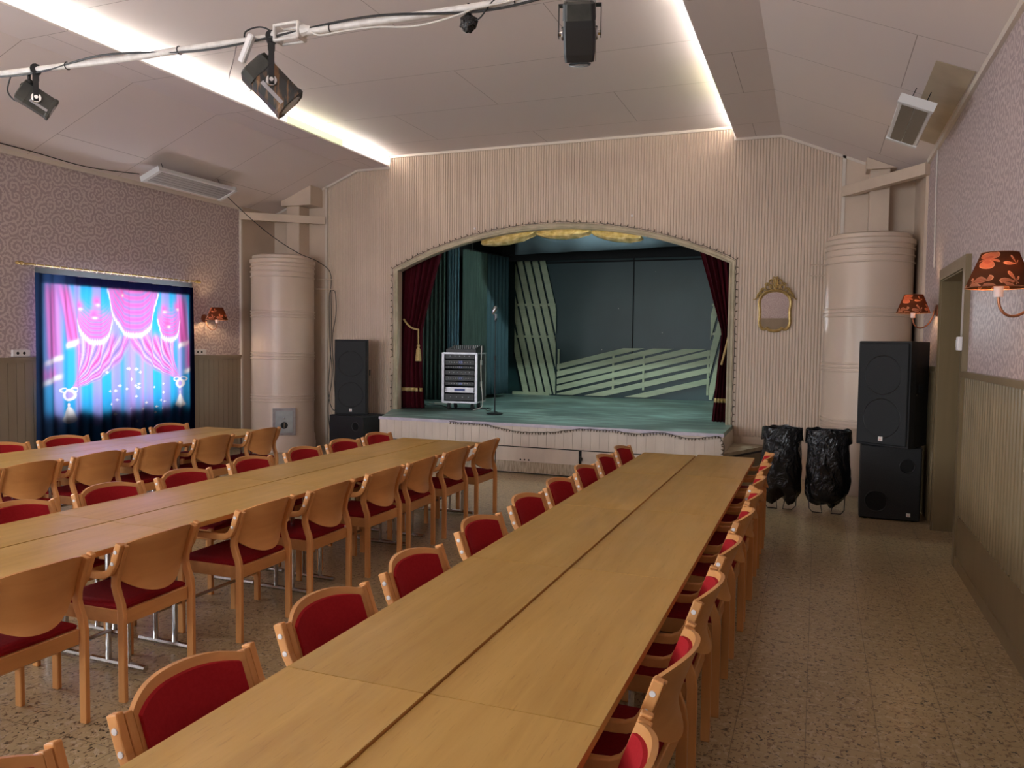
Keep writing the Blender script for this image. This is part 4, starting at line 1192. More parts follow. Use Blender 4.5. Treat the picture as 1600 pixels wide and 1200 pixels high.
# ------------------------------------------------------------------ wall lamps
def sconce(label, wx, y, z, sgn, armlen, plate_y=None):
    """sgn: direction away from the wall along x; z is the height of the shade's lower rim"""
    py = y if plate_y is None else plate_y
    t = thing('wall_lamp', label, 'wall lamp', (wx, py, z))
    sx = sgn * armlen; sy = y - py
    MB().lathe([(0, 0), (.06, 0), (.06, .012), (.035, .024), (.012, .03), (0, .03)], (0, 0, 0), 24, M=Matrix.Translation((0, 0, .02)) @ Matrix.Rotation(sgn * PI / 2, 4, 'Y')).build('wall_plate', copper, t, smooth=True)
    pts = []
    for i in range(17):
        a = PI * i / 16
        u = .5 - .5 * math.cos(a)
        pts.append((sgn * .03 + (sx - sgn * .03) * u, sy * u, .0 - .135 * math.sin(a) + (.02 * (1 - u)) - .055 * u))
    MB().tube(pts, .0075, 8).build('arm', copper, t, smooth=True)
    MB().lathe([(0, -.055), (.022, -.055), (.024, -.02), (.022, .035), (0, .035)], (sx, sy, 0), 16).build('lamp_holder', white_cap, t, smooth=True)
    MB().lathe([(.10 * 0, .03), (.018, .035), (.026, .065), (.02, .09), (0, .1)], (sx, sy, 0), 14).build('bulb', bulb_m, t, smooth=True)
    sh = MB().lathe([(.160, 0), (.088, .185)], (0, 0, 0), 40).build('lamp_shade', shade_m, t, smooth=True)
    sh.location = (sx, sy, -.005); sh.modifiers.new('t', 'SOLIDIFY').thickness = .0015
    MB().tube([(.16 * math.cos(a), .16 * math.sin(a), 0) for a in np.linspace(0, 2 * PI, 41)], .0028, 5, cap=False).tube([(.088 * math.cos(a), .088 * math.sin(a), .185) for a in np.linspace(0, 2 * PI, 33)], .0028, 5, cap=False).build('rim', copper, sh)
    return t
sconce('lit wall lamp with flowered shade between the window and the left stove', XL, 9.48, 2.07, 1, .25)
sconce('small lit wall lamp with flowered shade beyond the doorway, above the loudspeaker', XR, 8.96, 2.125, -1, .22)
sconce('large lit wall lamp with flowered shade on the right wall nearest the camera', XR, 4.88, 2.09, -1, .22)

# ------------------------------------------------------------------ small wall fittings
sb = MB().box(-.03, 0, -.055, .055, -.055, .055, bev=.004).build('wall_sensor', white_cap); sb.location = (XR - .045, 7.16, 1.80)
tag(sb, 'small white plastic box on the doorway frame', 'wall box')
MB().box(-.034, -.03, -.04, .04, -.03, .03).build('cover', heater_w, sb)
def socket(label, y, w_):
    s = MB().box(0, .035, -w_ / 2, w_ / 2, -.04, .04, bev=.004).build('power_socket', white_cap); s.location = (XL, y, 1.575)
    tag(s, label, 'socket')
    for dy in (-.05, .03):
        MB().lathe([(0, 0), (.018, 0)], (0, 0, 0), 14, M=Matrix.Translation((.036, dy, 0)) @ Matrix.Rotation(PI / 2, 4, 'Y')).build('outlet', black_rub, s)
socket('white double socket on the left wall between curtain and wall lamp', 9.36, .26)
socket('white double socket on the left wall at the near edge of the curtain', 6.50, .22)

# ------------------------------------------------------------------ window curtain with printed drapery
def hump(x, c_, s_): return np.exp(-((x - c_) / s_) ** 2)
def curtain_print(U, V):
    """U 0..1 left to right, V 0..1 bottom to top -> RGB"""
    H, W_ = U.shape
    blue = np.array([.04, .42, .80]); navy = np.array([.006, .006, .030]); pink = np.array([.90, .16, .55]); lil = np.array([.46, .34, .80]); white = np.array([1.0, .93, .90]); dblue = np.array([.10, .22, .55])
    col = np.ones((H, W_, 3)) * blue
    def mix(mask, c_):
        nonlocal col
        m_ = np.clip(mask, 0, 1)[..., None]; col = col * (1 - m_) + np.asarray(c_) * m_
    def mixa(mask, arr):
        nonlocal col
        m_ = np.clip(mask, 0, 1)[..., None]; col = col * (1 - m_) + arr * m_
    soft = lambda x, w=.006: 1 / (1 + np.exp(-np.clip(x / w, -40, 40)))
    # upright soft folds of lilac in the lower centre
    f = .5 + .5 * np.sin(U * 2 * PI * 9 + 1.2)
    mix(soft(f - .62, .08) * soft(V - .1) * .75, lil)
    mix(hump(U, .55, .045) * .95, lil); mix(hump(U, .625, .02) * .6, [.8, .3, .75])
    # swept side curtains: fan from the knot up to the centre
    def fan(kx, kz, tx0, tz0, tx1, tz1, sgn):
        # between an upper curve (knot -> outer) and a lower curve (knot -> centre)
        du = (U - kx) * sgn; dv = V - kz
        r = np.sqrt(du ** 2 + dv ** 2); a = np.arctan2(dv, du + 1e-6)
        bend = a - 1.1 * (r - .1)           # folds sag as they leave the knot
        lo, hi = .30, 1.22
        m_ = soft(bend - lo, .02) * soft(hi - bend, .03) * soft(dv + .0, .01) * soft(.655 - V, .012) * soft(.385 - du, .01)
        st_ = .5 + .5 * np.sin(bend * 26 + 2 * np.sin(r * 9))
        st2 = .5 + .5 * np.sin(bend * 61 + 1)
        arr = pink * (st_ ** 1.2)[..., None] + lil * (1 - st_ ** 1.2)[..., None]
        arr = arr * (1 - .35 * (st2[..., None] > .8)) + .18 * (st2[..., None] < .15)
        mixa(m_, arr)
    fan(.185, .325, 0, 0, 0, 0, 1); fan(.895, .36, 0, 0, 0, 0, -1)
    # outer hanging tails with pale fringe
    def tail(c_, w_, z0, z1, sl):
        cc = c_ + sl * (1 - V)
        m_ = soft(w_ - np.abs(U - cc), .006) * soft(V - z0, .01) * soft(z1 - V, .02)
        s3 = .5 + .5 * np.sin((U - cc) * 220)
        mixa(m_, pink * (.6 + .5 * s3)[..., None])
        e = np.abs(V - z0 - .4 * (U - cc)); mix(soft(.014 - e, .004) * soft(w_ * 1.3 - np.abs(U - cc), .004), white)
    tail(.085, .035, .50, .95, .02); tail(.145, .032, .60, .95, .14); tail(.07, .05, .38, .46, 0)
    tail(.90, .03, .60, .93, .06); tail(.955, .02, .42, .62, .0)
    # swags: pink stripes following the sag, with fringe
    def swag(c_, hw_, zt, depth, n_=9, tint=pink):
        q = np.clip(np.abs(U - c_) / hw_, 0, 1); zb = zt - depth * (1 - q ** 3.2)
        inside = soft(1 - np.abs(U - c_) / hw_, .02) * soft(V - zb, .005) * soft(zt + .05 - V, .02)
        k = (V - zb) / depth
        s3 = .5 + .5 * np.sin(k * n_ * 2 * PI)
        arr = tint * (s3 ** .8)[..., None] + (lil * .8) * (1 - s3 ** .8)[..., None]
        mixa(inside, arr)
        e = np.abs(V - zb); teeth = .012 + .006 * np.sin(U * 700)
        mix(soft(teeth - e, .003) * soft(1.02 - np.abs(U - c_) / hw_, .01), white)
    swag(.335, .105, .74, .13, 5); swag(.82, .085, .76, .13, 5)
    swag(.575, .165, .93, .27, 6)
    # bunches of fringe high up
    for (cx_, cz_) in ((.245, .83), (.335, .86), (.49, .93), (.78, .84), (.875, .86), (.80, .74), (.32, .78)):
        mix(hump(U, cx_, .018) * hump(V, cz_, .028) * .9, pink * .9)
        mix(hump(U, cx_ + .006, .010) * hump(V, cz_ - .022, .008), [1, .8, .62])
    # knots and tassels
    def ell(cx_, cz_, a, b_, c_, ring=False):
        e = ((U - cx_) / a) ** 2 + ((V - cz_) / b_) ** 2
        mix(soft(1 - np.abs(e - .75) * 3, .15) if ring else soft(1 - e, .08), c_)
    for (kx, kz) in ((.175, .295), (.895, .33)):
        ell(kx, kz, .034, .034, lil); ell(kx, kz, .034, .034, white, True)
        ell(kx - .028, kz + .03, .02, .015, white, True); ell(kx + .028, kz + .03, .02, .015, white, True)
        ell(kx, kz - .06, .008, .012, white); ell(kx, kz - .10, .02, .03, white); ell(kx, kz - .145, .036, .026, white)
        mix(soft(.02 + (kz - .09 - V) * .28 - np.abs(U - kx), .002) * soft(kz - .09 - V, .004) * soft(V - (kz - .15), .004), white)
    # sparkles
    r_ = np.random.default_rng(4)
    for _ in range(30):
        cx_ = r_.uniform(.38, .80); cz_ = r_.uniform(.08, .46)
        e = np.abs(U - cx_) ** .7 + np.abs(V - cz_) ** .7
        mix(soft(.035 + r_.uniform(0, .012) - e, .002), white)
    # vertical gradation of the printed cloth: navy ground at foot and edges
    mix(soft(.175 + .02 * np.sin(U * 2 * PI * 5) - V, .012) * .94 * (1 - .85 * soft(.16 - V, .05) * 0), navy)
    mix(soft(.045 - U, .008), navy); mix(soft(U - .962, .006), navy)
    mix(soft(V - .945, .003), navy)
    mix(soft(.14 - U, .03) * .35, dblue)
    return np.clip(col, 0, 1)
cur = thing('window_curtain', 'dark-edged curtain printed with pink and blue theatre drapery, lit by the window', 'curtain', (XL + .09, (6.63 + 9.16) / 2, .42))
nu, nv = 420, 320
U, V = np.meshgrid(np.linspace(0, 1, nu), np.linspace(0, 1, nv))
RGB = curtain_print(U, V)
ys = -1.265 + 2.53 * U + (.012 * (1 - V)) * np.where(U > .5, 1, -1) * np.abs(U - .5) * 2
xs = .018 * np.sin(U * 2 * PI * 15 + .6 * np.sin(V * 3)) * (1 - .3 * V) + .012 * np.sin(U * 2 * PI * 6.3 + V)
xs += -.03 * np.exp(-((U - .555) / .012) ** 2)
zs = 2.11 * V + .015 * (1 - V) * np.sin(U * 9)
verts = np.stack([xs, ys, zs], -1).reshape(-1, 3)
idx = np.arange(nu * nv).reshape(nv, nu)
faces = np.stack([idx[:-1, :-1], idx[:-1, 1:], idx[1:, 1:], idx[1:, :-1]], -1).reshape(-1, 4)
me = bpy.data.meshes.new('cloth'); me.from_pydata(verts.tolist(), [], faces.tolist())
at_ = me.color_attributes.new('print', 'FLOAT_COLOR', 'POINT')
at_.data.foreach_set('color', np.concatenate([RGB, np.ones((nv, nu, 1))], -1).reshape(-1).astype(np.float32))
me.materials.append(print_m); me.polygons.foreach_set('use_smooth', [True] * len(me.polygons))
o = bpy.data.objects.new('cloth', me); C.objects.link(o); o.parent = cur
MB().box(-.002, .002, -1.255, 1.245, 2.11, 2.175).build('heading_tape', tape_m, cur)
rod = thing('curtain_rod', 'thin metal curtain rod above the printed curtain', 'curtain rod', (XL + .09, 7.87, 2.625))
MB().tube([(0, -1.38, 0), (0, 1.36, 0)], .010, 10).build('pole', brass, rod, smooth=True)
for s, e in ((-1, -1.38), (1, 1.36)):
    M = Matrix.Translation((0, e, 0)) @ Matrix.Rotation(-s * PI / 2, 4, 'X')
    MB().lathe([(.010, -.01), (.022, 0), (.026, .02), (.014, .035), (.02, .05), (.022, .07), (.008, .09), (0, .095)], (0, 0, 0), 16, M=M).build('finial', brass, rod, smooth=True)
    MB().box(-.09, .0, e * .93 - .008, e * .93 + .008, -.012, .0).build('bracket', brass, rod)
for i in range(24):
    y = -1.22 + i * 2.44 / 23
    MB().tube([(.017 * math.cos(a), y, .0 + .017 * math.sin(a) - .005) for a in np.linspace(0, 2 * PI, 13)], .003, 5, cap=False).build('ring', white_cap, rod)

# ------------------------------------------------------------------ radiant heaters under the sloping ceiling
def heater(label, x, y, z, length, width, slope, face, cable=None, brown=False):
    t = thing('ceiling_heater', label, 'heater', (x, y, z)); t.rotation_euler = (0, slope, 0)
    hl, hw_ = length / 2, width / 2
    MB().box(-hw_, hw_, -hl, hl, .0, .055, bev=.006).build('casing', heater_w, t)
    for s in (-1, 1):
        MB().box(-hw_ - .005, hw_ + .005, s * hl - (.05 if s > 0 else .005), s * hl + (.05 if s < 0 else .005), -.012, .06).build('end_cap', heater_w, t)
    n = 2 if brown else 5
    w1 = (2 * hw_ - .06) / n
    for k in range(n):
        a = -hw_ + .03 + k * w1
        MB().box(a + .004, a + w1 - .004, -hl + .06, hl - .06, -.006, .0).build('heating_panel', face, t)
    for s in (-1, 1):
        MB().box(-.08, .08, s * (hl - .2) - .012, s * (hl - .2) + .012, .06, .075).tube([(-.06, s * (hl - .2), .07), (-.06, s * (hl - .2), .19)], .004, 5).tube([(.06, s * (hl - .2), .07), (.06, s * (hl - .2), .19)], .004, 5).build('hanger', dark_metal, t)
    return t
sL = math.atan2(4.56 - 3.9, 8.75 - 7.075); sR = math.atan2(4.575 - 3.87, 1.642)
heater('long white radiant heater under the left ceiling slope above the window', -8.21, 8.68, 3.90, 1.46, .33, -sL, heater_g)
heater('short radiant heater with brown face under the right ceiling slope', .685, 7.86, 3.735, 1.25, .28, sR, heater_b, brown=True)
# cover plate on the slope by the right heater
struct(MB().box(.78, 1.08, 7.0, 9.3, 0, .004).build('trim_15', noisy('yellowed_board', (.42, .34, .24), (.50, .41, .29), 3, .6)))
o = bpy.data.objects['trim_15']
o.data.transform(Matrix.Translation((-.93, 0, 0))); o.location = (.93, 0, ceil_z(.93) - .008); o.rotation_euler = (0, sR, 0)

# ------------------------------------------------------------------ lighting bar
BY = 3.84
bar = thing('lighting_bar', 'white painted steel pipe hung across the hall under the ceiling', 'pipe', (-3, BY, 3.53))
bp = [(-8.7, 3.64), (-7.0, 3.60), (-5.31, 3.566), (-4.667, 3.549), (-4.173, 3.536), (-3.717, 3.534), (-3.04, 3.523), (-2.4, 3.52), (-1.79, 3.514), (-1.2, 3.515), (1.05, 3.53)]
MB().tube([(x + 3, 0, z - 3.53) for x, z in bp], .021, 12).build('pipe', pipe_w, bar, smooth=True)
for x in (-6.8, -.9):
    MB().tube([(x + 3, 0, .02), (x + 3, 0, ceil_z(x) - 3.53)], .006, 6).build('hanger_rod', chrome, bar)
jb = MB()
for yy in (-.036, .036): jb.tube([(-.075, yy, .042), (.075, yy, .042)], .009, 8).tube([(-.075, yy, -.042), (.075, yy, -.042)], .009, 8)
jb.box(-.09, -.072, -.045, .045, -.05, .05, bev=.006).box(.072, .09, -.045, .045, -.05, .05, bev=.006)
jb.tube([(.09, 0, 0), (.15, 0, .002)], [.038, .022], 10).tube([(-.09, 0, 0), (-.13, 0, .0)], [.038, .022], 10)
o = jb.build('pipe_coupler', pipe_w, bar); o.location = (.10, 0, 0)
for x in (-4.67, -3.72, -2.62, -1.5):
    MB().tube([(x + 3 + .0, .024 * math.cos(a), (np.interp(x, [p[0] for p in bp], [p[1] for p in bp]) - 3.53) + .024 * math.sin(a)) for a in np.linspace(0, 2 * PI, 13)], .003, 5, cap=False).build('cable_tie', cable_b, bar)
def bar_z(x): return float(np.interp(x, [p[0] for p in bp], [p[1] for p in bp]))
def cable(name, pts, r, mat, label, cat='cable', seg=6, sub=5):
    P_ = [Vector(p) for p in pts]; out = []
    for i in range(len(P_) - 1):
        p0 = P_[max(i - 1, 0)]; p1 = P_[i]; p2 = P_[i + 1]; p3 = P_[min(i + 2, len(P_) - 1)]
        for k in range(sub):
            t = k / sub
            out.append(.5 * ((2 * p1) + (-p0 + p2) * t + (2 * p0 - 5 * p1 + 4 * p2 - p3) * t * t + (-p0 + 3 * p1 - 3 * p2 + p3) * t ** 3))
    out.append(P_[-1])
    return tag(MB().tube(out, r, seg).build(name, mat, smooth=True), label, cat)
pts = []
for i in range(34):
    x = -6.2 + i * 5.1 / 33
    pts.append((x, BY - .024 + .012 * math.sin(i * .9), bar_z(x) + .028 * math.sin(i * .55 + 1.0) - .004))
cable('power_cable', pts, .0065, cable_b, 'black cable wound along the white lighting pipe')
cable('power_cable', [(-2.72, BY - .04, 3.50), (-2.66, BY - .04, 3.475), (-2.5, BY - .04, 3.478), (-2.3, BY - .045, 3.47), (-2.1, BY - .045, 3.445), (-1.95, BY - .04, 3.45), (-1.8, BY - .04, 3.47), (-1.7, BY - .04, 3.49), (-1.5, BY - .04, 3.50), (-1.36, BY - .035, 3.53)], .0055, cable_w, 'thin white cable looping below the lighting pipe')

def octa(w_, h_, c_): return [(-w_ + c_, -h_), (w_ - c_, -h_), (w_, -h_ + c_), (w_, h_ - c_), (w_ - c_, h_), (-w_ + c_, h_), (-w_, h_ - c_), (-w_, -h_ + c_)]
def spot(label, x, drop, length, w_, h_, yaw, pitch, boxy, mat_body):
    """theatre spotlight hung from the bar in a yoke. Local +y of the body is the beam direction."""
    z = bar_z(x)
    t = thing('stage_spotlight', label, 'spotlight', (x, BY, z), yaw)
    MB().tube([(-.03, 0, 0), (.03, 0, 0)], .034, 12).box(-.02, .02, -.02, .02, -.07, -.02).build('clamp', dark_metal, t)
    yk = MB()
    yw = w_ + .025
    yk.box(-yw, yw, -.016, .016, -.078, -.070).box(-yw - .004, -yw, -.016, .016, -drop - .02, -.070).box(yw, yw + .004, -.016, .016, -drop - .02, -.070)
    yk.build('yoke', dark_metal, t)
    bdy = bpy.data.objects.new('lamp_body', None)
    R_ = Matrix.Translation((0, 0, -drop)) @ Matrix.Rotation(pitch, 4, 'X')
    m = MB()
    rings = []
    if boxy:
        secs = [(-length * .5, .80), (-length * .46, .95), (-length * .1, 1.0), (length * .30, .98), (length * .42, .92), (length * .42, .80)]
    else:
        secs = [(-length * .5, .86), (-length * .48, .97), (-length * .42, 1.0), (length * .40, 1.0), (length * .44, 1.06), (length * .5, 1.06), (length * .5, .88)]
    for yy, s in secs:
        rings.append([tuple(R_ @ Vector((u * s, yy, v * s))) for u, v in octa(w_, h_, min(w_, h_) * (.38 if not boxy else .16))])
    m.loft(rings)
    bd = m.build('lamp_body', mat_body, t)
    MB().lathe([(0, 0), (min(w_, h_) * .78, 0), (min(w_, h_) * .8, -.006)], (0, 0, 0), 24, M=R_ @ Matrix.Translation((0, length * .5 + .001, 0)) @ Matrix.Rotation(-PI / 2, 4, 'X')).build('lens', simple('spot_lens', (.25, .28, .3), .08, 0, .8), bd)
    for s in (-1, 1):
        MB().lathe([(0, 0), (.03, 0), (.034, .006), (.030, .012), (.012, .012), (.012, .03), (0, .03)], (0, 0, 0), 16, M=R_ @ Matrix.Translation((s * w_, 0, 0)) @ Matrix.Rotation(s * PI / 2, 4, 'Y')).build('pivot_knob', chrome, t, smooth=True)
    MB().loft([[tuple(R_ @ Vector((u * q_, yy, v * q_))) for u, v in octa(w_ * 1.01, h_ * 1.01, min(w_, h_) * .3)] for yy, q_ in ((-length * .505, .80), (-length * .47, .99), (-length * .22, 1.02))]).build('rear_housing', spot_m, t)
    MB().box(w_ + .0, w_ + .004, -length * .1, length * .42, -h_ * .62, -h_ * .38, M=R_).build('rating_plate', alu, t)
    m = MB()
    for k in (-2, -1, 0, 1, 2):
        m.box(k * .018 - .004, k * .018 + .004, -length * .5 - .006, -length * .5 - .002, h_ * .25, h_ * .55, M=R_)
    m.build('vent', hole_m, t)
    return t
spot('small dark stage spotlight at the left end of the pipe', -4.965, .20, .22, .056, .070, math.radians(-38), math.radians(-30), False, spot_m)
spot('large grey scuffed stage spotlight hanging at the middle of the pipe', -3.03, .275, .30, .092, .092, math.radians(-52), math.radians(-44), False, rust)
spot('black box-shaped stage spotlight at the right end of the pipe', -1.155, .21, .30, .078, .070, math.radians(14), math.radians(-60), True, black_pl)
# plugs and tape bundles
def bundle(label, x, z, s, seed):
    r_ = random.Random(seed); m = MB(); rings = []
    for j in range(9):
        t = j / 8; zz = z + s * (.9 - 1.8 * t); rr = s * (.35 + .65 * math.sin(PI * min(t * 1.05, 1)) ** .8)
        rings.append([(x + rr * math.cos(a) * (1 + r_.uniform(-.18, .18)), BY + rr * .8 * math.sin(a), zz + r_.uniform(-.1, .1) * s) for a in np.linspace(0, 2 * PI, 11)[:-1]])
    m.loft(rings)
    m.tube([(x, BY, z + s * .8), (x + .005, BY, bar_z(x) + .02)], s * .3, 8)
    return tag(m.build('taped_plug', black_bag, smooth=False), label, 'plug')
bundle('plug wrapped in black tape hanging from the pipe right of the middle spotlight', -1.765, 3.435, .05, 3)
bundle('dark plug hanging from the pipe just above the small left spotlight', -5.03, 3.47, .035, 9)
ad = MB().box(-.022, .022, -.018, .018, -.085, .085, bev=.008).build('white_adapter', white_cap); ad.location = (-3.165, BY - .05, 3.46); ad.rotation_euler = (0, math.radians(28), 0)
tag(ad, 'white plastic adapter hanging on the pipe above the big middle spotlight', 'adapter')
cable('safety_chain', [(-3.28, BY, 3.52), (-3.31, BY, 3.42), (-3.34, BY, 3.33), (-3.33, BY, 3.26), (-3.27, BY, 3.215), (-3.18, BY - .02, 3.22), (-3.10, BY - .05, 3.25)], .003, chrome, 'thin metal safety wire looped beside the big middle spotlight', 'safety wire')
cable('power_cable', [(-3.22, BY, 3.52), (-3.20, BY - .02, 3.57), (-3.10, BY - .02, 3.585), (-3.02, BY - .02, 3.55), (-2.99, BY - .03, 3.48), (-3.02, BY - .04, 3.40), (-3.06, BY - .05, 3.37)], .005, cable_b, 'black cable curling into the big middle spotlight')
cable('power_cable', [(-5.2, BY, 3.55), (-5.24, BY, 3.45), (-5.18, BY, 3.38), (-5.10, BY - .02, 3.36), (-5.02, BY - .06, 3.37)], .005, cable_b, 'black cable sagging into the back of the small left spotlight')
cable('power_cable', [(-1.78, BY, 3.47), (-1.70, BY - .02, 3.44), (-1.62, BY - .02, 3.52), (-1.55, BY, 3.56)], .004, cable_b, 'short black cable rising from the taped plug to the pipe')

# ------------------------------------------------------------------ loose cables on walls
def slope_pt(x, y, d=.02): return (x, y, ceil_z(x) - d)
cable('ceiling_cable', [slope_pt(-8.55, 3.0), slope_pt(-8.60, 5.0), slope_pt(-8.62, 6.5), (-8.58, 7.3, 3.90), (-8.40, 7.95, 3.93)], .006, cable_b, 'black cable running along the ceiling edge to the left heater')
cable('ceiling_cable', [(-8.3, 9.42, 3.94), (-8.10, 9.75, 3.62), (-7.90, 10.05, 3.36), (-7.70, 10.4, 3.15), (-7.58, 10.75, 3.05), (-7.55, 11.05, 2.9), (-7.56, 11.08, 2.6)], .006, cable_b, 'black cable slanting from the left heater down to the corner of the back wall')
cable('hanging_cable', [(-7.55, 11.07, 2.6), (-7.54, 11.07, 2.0), (-7.56, 11.07, 1.5), (-7.60, 11.07, 1.0), (-7.57, 11.07, .75), (-7.50, 11.07, .62), (-7.46, 11.07, .68), (-7.48, 11.07, 1.1), (-7.52, 11.07, 1.8), (-7.45, 11.07, 2.2), (-7.46, 11.07, 2.55), (-7.52, 11.07, 2.6), (-7.58, 11.07, 2.5), (-7.57, 11.07, 1.7), (-7.52, 11.07, 1.2), (-7.60, 11.07, .7), (-7.57, 11.07, .3), (-7.52, 11.06, .02)], .006, cable_b, 'black cable hanging in loops on the wall between left stove and loudspeaker')
cable('wall_cable', [(XR - .012, 9.33, 3.83), (XR - .012, 9.32, 3.4), (XR - .012, 9.27, 2.9), (XR - .012, 9.25, 2.65), (XR - .012, 9.22, 2.6)], .007, cable_w, 'white cable hanging down the right wall above the far wall lamp')
for (x0_, lab, zz) in ((-7.62, 'pair of small cream pipe stubs joining the left stove to the wall', 2.62), (-.02, 'pair of small cream pipe stubs joining the right stove to the wall', 2.70)):
    m = MB()
    for dz in (0, .14): m.tube([(x0_ - .1, YB - .06, zz + dz), (x0_ + .28, YB - .06, zz + dz)], .009, 6)
    if x0_ < -1: m = MB(); [m.tube([(-7.72, 10.9, zz + dz), (-7.40, 11.09, zz + dz)], .008, 6) for dz in (0, .16)]
    tag(m.build('pipe_stub', cream), lab, 'pipe')

# ------------------------------------------------------------------ things on the stage
rk = thing('equipment_rack', 'wheeled flight case rack of sound equipment on the left of the stage', 'equipment rack', (-5.37, 11.46, SZ), math.radians(7))
W_, D_, H_ = .56, .52, .79; zb = .13
MB().box(-W_ / 2, W_ / 2, .01, D_, zb, zb + .02).box(-W_ / 2, W_ / 2, .01, D_, zb + H_ - .02, zb + H_).box(-W_ / 2, -W_ / 2 + .015, .01, D_, zb, zb + H_).box(W_ / 2 - .015, W_ / 2, .01, D_, zb, zb + H_).box(-W_ / 2, W_ / 2, D_ - .015, D_, zb, zb + H_).build('case', black_pl, rk)
e = MB(); q = .022
for x in (-W_ / 2, W_ / 2):
    e.box(x - q, x + q, -.004, .028, zb - .01, zb + H_ + .01, bev=.003).box(x - .008, x + .008, D_ - q, D_ + .004, zb - .01, zb + H_ + .01)
    for z in (zb, zb + H_): e.box(x - .01, x + .01, 0, D_, z - .012, z + .012)
for z in (zb, zb + H_): e.box(-W_ / 2, W_ / 2, -.004, .02, z - .014, z + .014)
e.build('edge_profile', alu, rk)
units = [(.70, .09, 'effects_unit', 0), (.60, .09, 'effects_unit', 1), (.545, .045, 'effects_unit', 2), (.44, .085, 'effects_unit', 3), (.345, .085, 'effects_unit', 2), (.27, .065, 'effects_unit', 1), (.155, .095, 'power_amplifier', 4), (.03, .11, 'effects_unit', 5)]
scr = simple('blue_display', (0.03, 0.05, 0.22), 0.2); grey_k = simple('knob_grey', (.35, .36, .38), .4)
for (z, h, nm, kind) in units:
    z += zb
    u_ = MB().box(-.245, .245, .015, .35, z, z + h - .006, bev=.003).build(nm, alu if kind == 4 else black_pl, rk)
    if kind == 4:
        MB().box(-.09, .09, .010, .016, z + .025, z + h - .03).build('display', scr, u_)
        for x in (-.235, .235): MB().tube([(x, .01, z + .015), (x, -.015, z + .02), (x, -.015, z + h - .03), (x, .01, z + h - .02)], .006, 6).build('handle', alu, u_)
    else:
        nk = {0: 5, 1: 9, 2: 11, 3: 6, 5: 4}[kind]
        for k in range(nk):
            x = -.2 + .4 * (k + .5) / nk
            MB().lathe([(0, 0), (.010, 0), (.008, .012), (0, .012)], (0, 0, 0), 8, M=Matrix.Translation((x, .013, z + h * .5)) @ Matrix.Rotation(PI / 2, 4, 'X')).build('knob', grey_k, u_)
        if kind in (1, 2): MB().box(-.02, .05, .010, .016, z + h * .25, z + h * .75).build('display', scr, u_)
for x in (-.2, .2):
    for y in (.09, .43):
        w0 = MB().lathe([(0, -.020), (.052, -.020), (.056, -.012), (.056, .012), (.052, .020), (0, .020)], (0, 0, 0), 20, M=Matrix.Translation((x, y, .057)) @ Matrix.Rotation(PI / 2, 4, 'Y')).build('caster_wheel', black_rub, rk, smooth=True)
        MB().box(x - .026, x + .026, y - .03, y + .02, .114, zb).box(x - .028, x - .022, y - .012, y + .012, .05, .12).box(x + .022, x + .028, y - .012, y + .012, .05, .12).build('caster_fork', chrome, w0)
for zz in (.25, .6):
    MB().box(W_ / 2 + .001, W_ / 2 + .01, .2, .32, zb + zz, zb + zz + .08).build('side_catch', alu, rk)
mxr = thing('mixing_console', 'dark mixing console lying on top of the equipment rack', 'mixer', (-5.37, 11.46, SZ + zb + H_ + .014), math.radians(7))
MB().prism([(.03, 0), (.48, 0), (.48, .12), (.03, .05)], lambda u, v, t: (t, u, v), -.24, .26).build('console', black_pl, mxr)
for i in range(14):
    for j in range(4):
        y = .08 + j * .1; x = -.21 + i * .033
        MB().lathe([(0, 0), (.007, 0), (.006, .014), (0, .014)], (x, y, .05 + (y - .03) * .07 / .45), 6).build('knob', grey_k, mxr)
cable('audio_cable', [(x + .31, y - .81, z + .01) for x, y, z in ((-5.36, 12.42, SZ + 1.03), (-5.335, 12.36, SZ + .95), (-5.335, 12.34, SZ + .7), (-5.33, 12.35, SZ + .45), (-5.31, 12.36, SZ + .2), (-5.34, 12.4, SZ + .05), (-5.45, 12.3, SZ + .005))], .008, cable_w, 'pale cable hanging down the right side of the equipment rack')
cable('stage_cable', [(-6.35, 12.15, SZ + .008), (-6.2, 11.95, SZ + .008), (-6.0, 12.1, SZ + .008), (-5.7, 11.75, SZ + .008), (-5.4, 11.7, SZ + .008), (-5.1, 11.9, SZ + .008), (-4.95, 11.8, SZ + .008)], .009, cable_b, 'black cable snaking over the stage floor under the equipment rack')
cable('stage_cable', [(-6.45, 12.5, SZ + .008), (-6.25, 12.4, SZ + .008), (-6.1, 12.5, SZ + .008), (-6.05, 12.65, SZ + .008), (-6.25, 12.75, SZ + .008), (-6.4, 12.6, SZ + .01)], .010, cable_w, 'white cable coiled on the stage floor left of the equipment rack')
mic = thing('microphone_stand', 'slim black microphone stand with round base on the stage', 'microphone stand', (-4.60, 11.10, SZ))
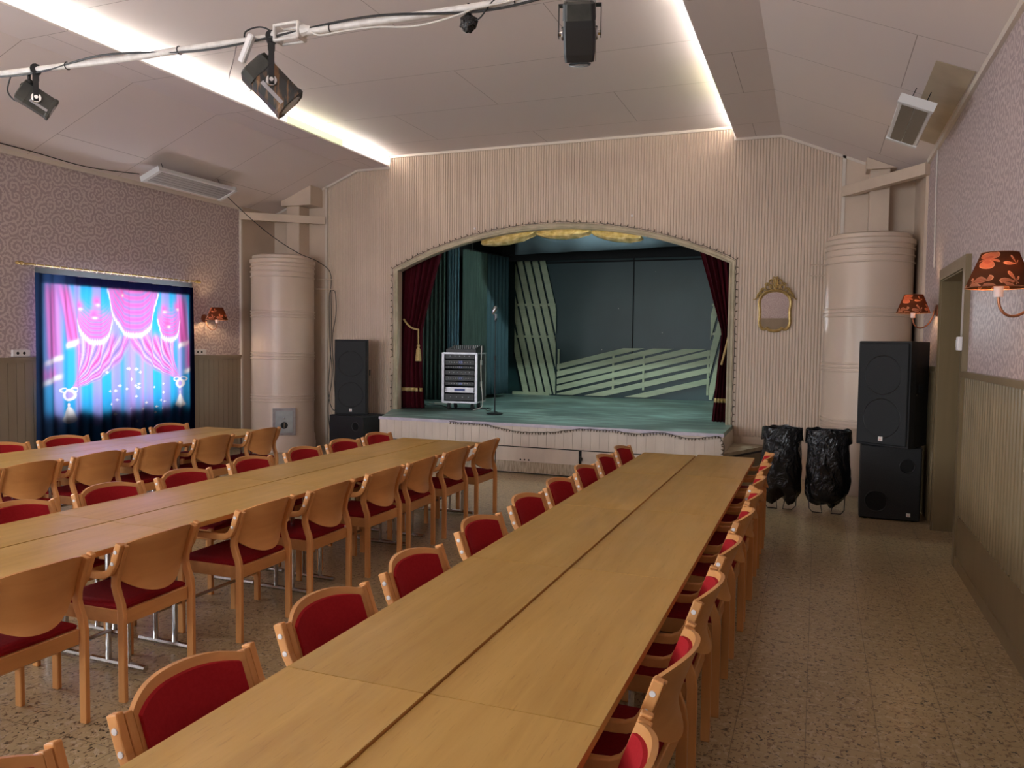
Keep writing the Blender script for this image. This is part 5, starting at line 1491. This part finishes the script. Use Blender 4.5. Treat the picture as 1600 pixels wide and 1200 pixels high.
MB().lathe([(0, 0), (.125, 0), (.128, .012), (.10, .022), (.02, .028), (0, .028)], (0, 0, 0), 32).build('base', dark_metal, mic, smooth=True)
MB().tube([(0, 0, .02), (0, 0, .85)], .0105, 10).tube([(0, 0, .85), (0, 0, 1.42)], .008, 10).lathe([(.016, .82), (.018, .84), (.018, .88), (.014, .9)], (0, 0, 0), 12).build('pole', dark_metal, mic, smooth=True)
MB().tube([(0, 0, 1.42), (.015, -.01, 1.47)], .014, 10).build('clip', black_rub, mic, smooth=True)
mc = thing('microphone', 'silver vintage-style microphone on top of the stand on the stage', 'microphone', (-4.60, 11.10, SZ + 1.44))
MB().tube([(.0, -.0, .0), (.01, -.015, .05), (.012, -.02, .09)], [.014, .016, .02], 12).build('grip', alu, mc, smooth=True)
MB().lathe([(0, -.07), (.022, -.065), (.034, -.03), (.038, .01), (.032, .05), (.016, .07), (0, .074)], (0, 0, 0), 20, M=Matrix.Translation((-.008, -.03, .15)) @ Matrix.Rotation(.35, 4, 'Y')).build('head', chrome, mc, smooth=True)
cable('stage_cable', [(-4.60, 11.2, SZ + .008), (-4.72, 11.45, SZ + .008), (-4.95, 11.6, SZ + .008), (-5.1, 11.95, SZ + .008)], .005, cable_b, 'thin black cable on the stage floor behind the microphone stand')
# small fittings by the left curtain
tag(MB().box(-6.43, -6.39, YB - .05, YB - .012, 1.25, 1.52, bev=.01).build('cable_duct_piece', cream), 'short cream cable duct piece on the ribbed wall left of the curtain', 'duct')
for (x, z, lab) in ((-4.965, 3.52, 'small round hook on the ribbed wall above the left of the arch'), (-2.52, 3.60, 'small round hook on the ribbed wall above the right of the arch')):
    tag(MB().lathe([(0, -.02), (.016, -.018), (.016, 0), (0, 0)], (0, 0, 0), 12, M=Matrix.Translation((x, YB - .035, z)) @ Matrix.Rotation(-PI / 2, 4, 'X')).build('wall_hook', white_cap), lab, 'hook')
tag(MB().box(-1.55, -1.44, 15.80, 15.885, SZ + .07, SZ + .15).build('power_socket', white_cap), 'small white socket low on the dark back wall of the stage', 'socket')
bpy.data.objects.remove(bpy.data.objects['tmp']) if 'tmp' in bpy.data.objects else None
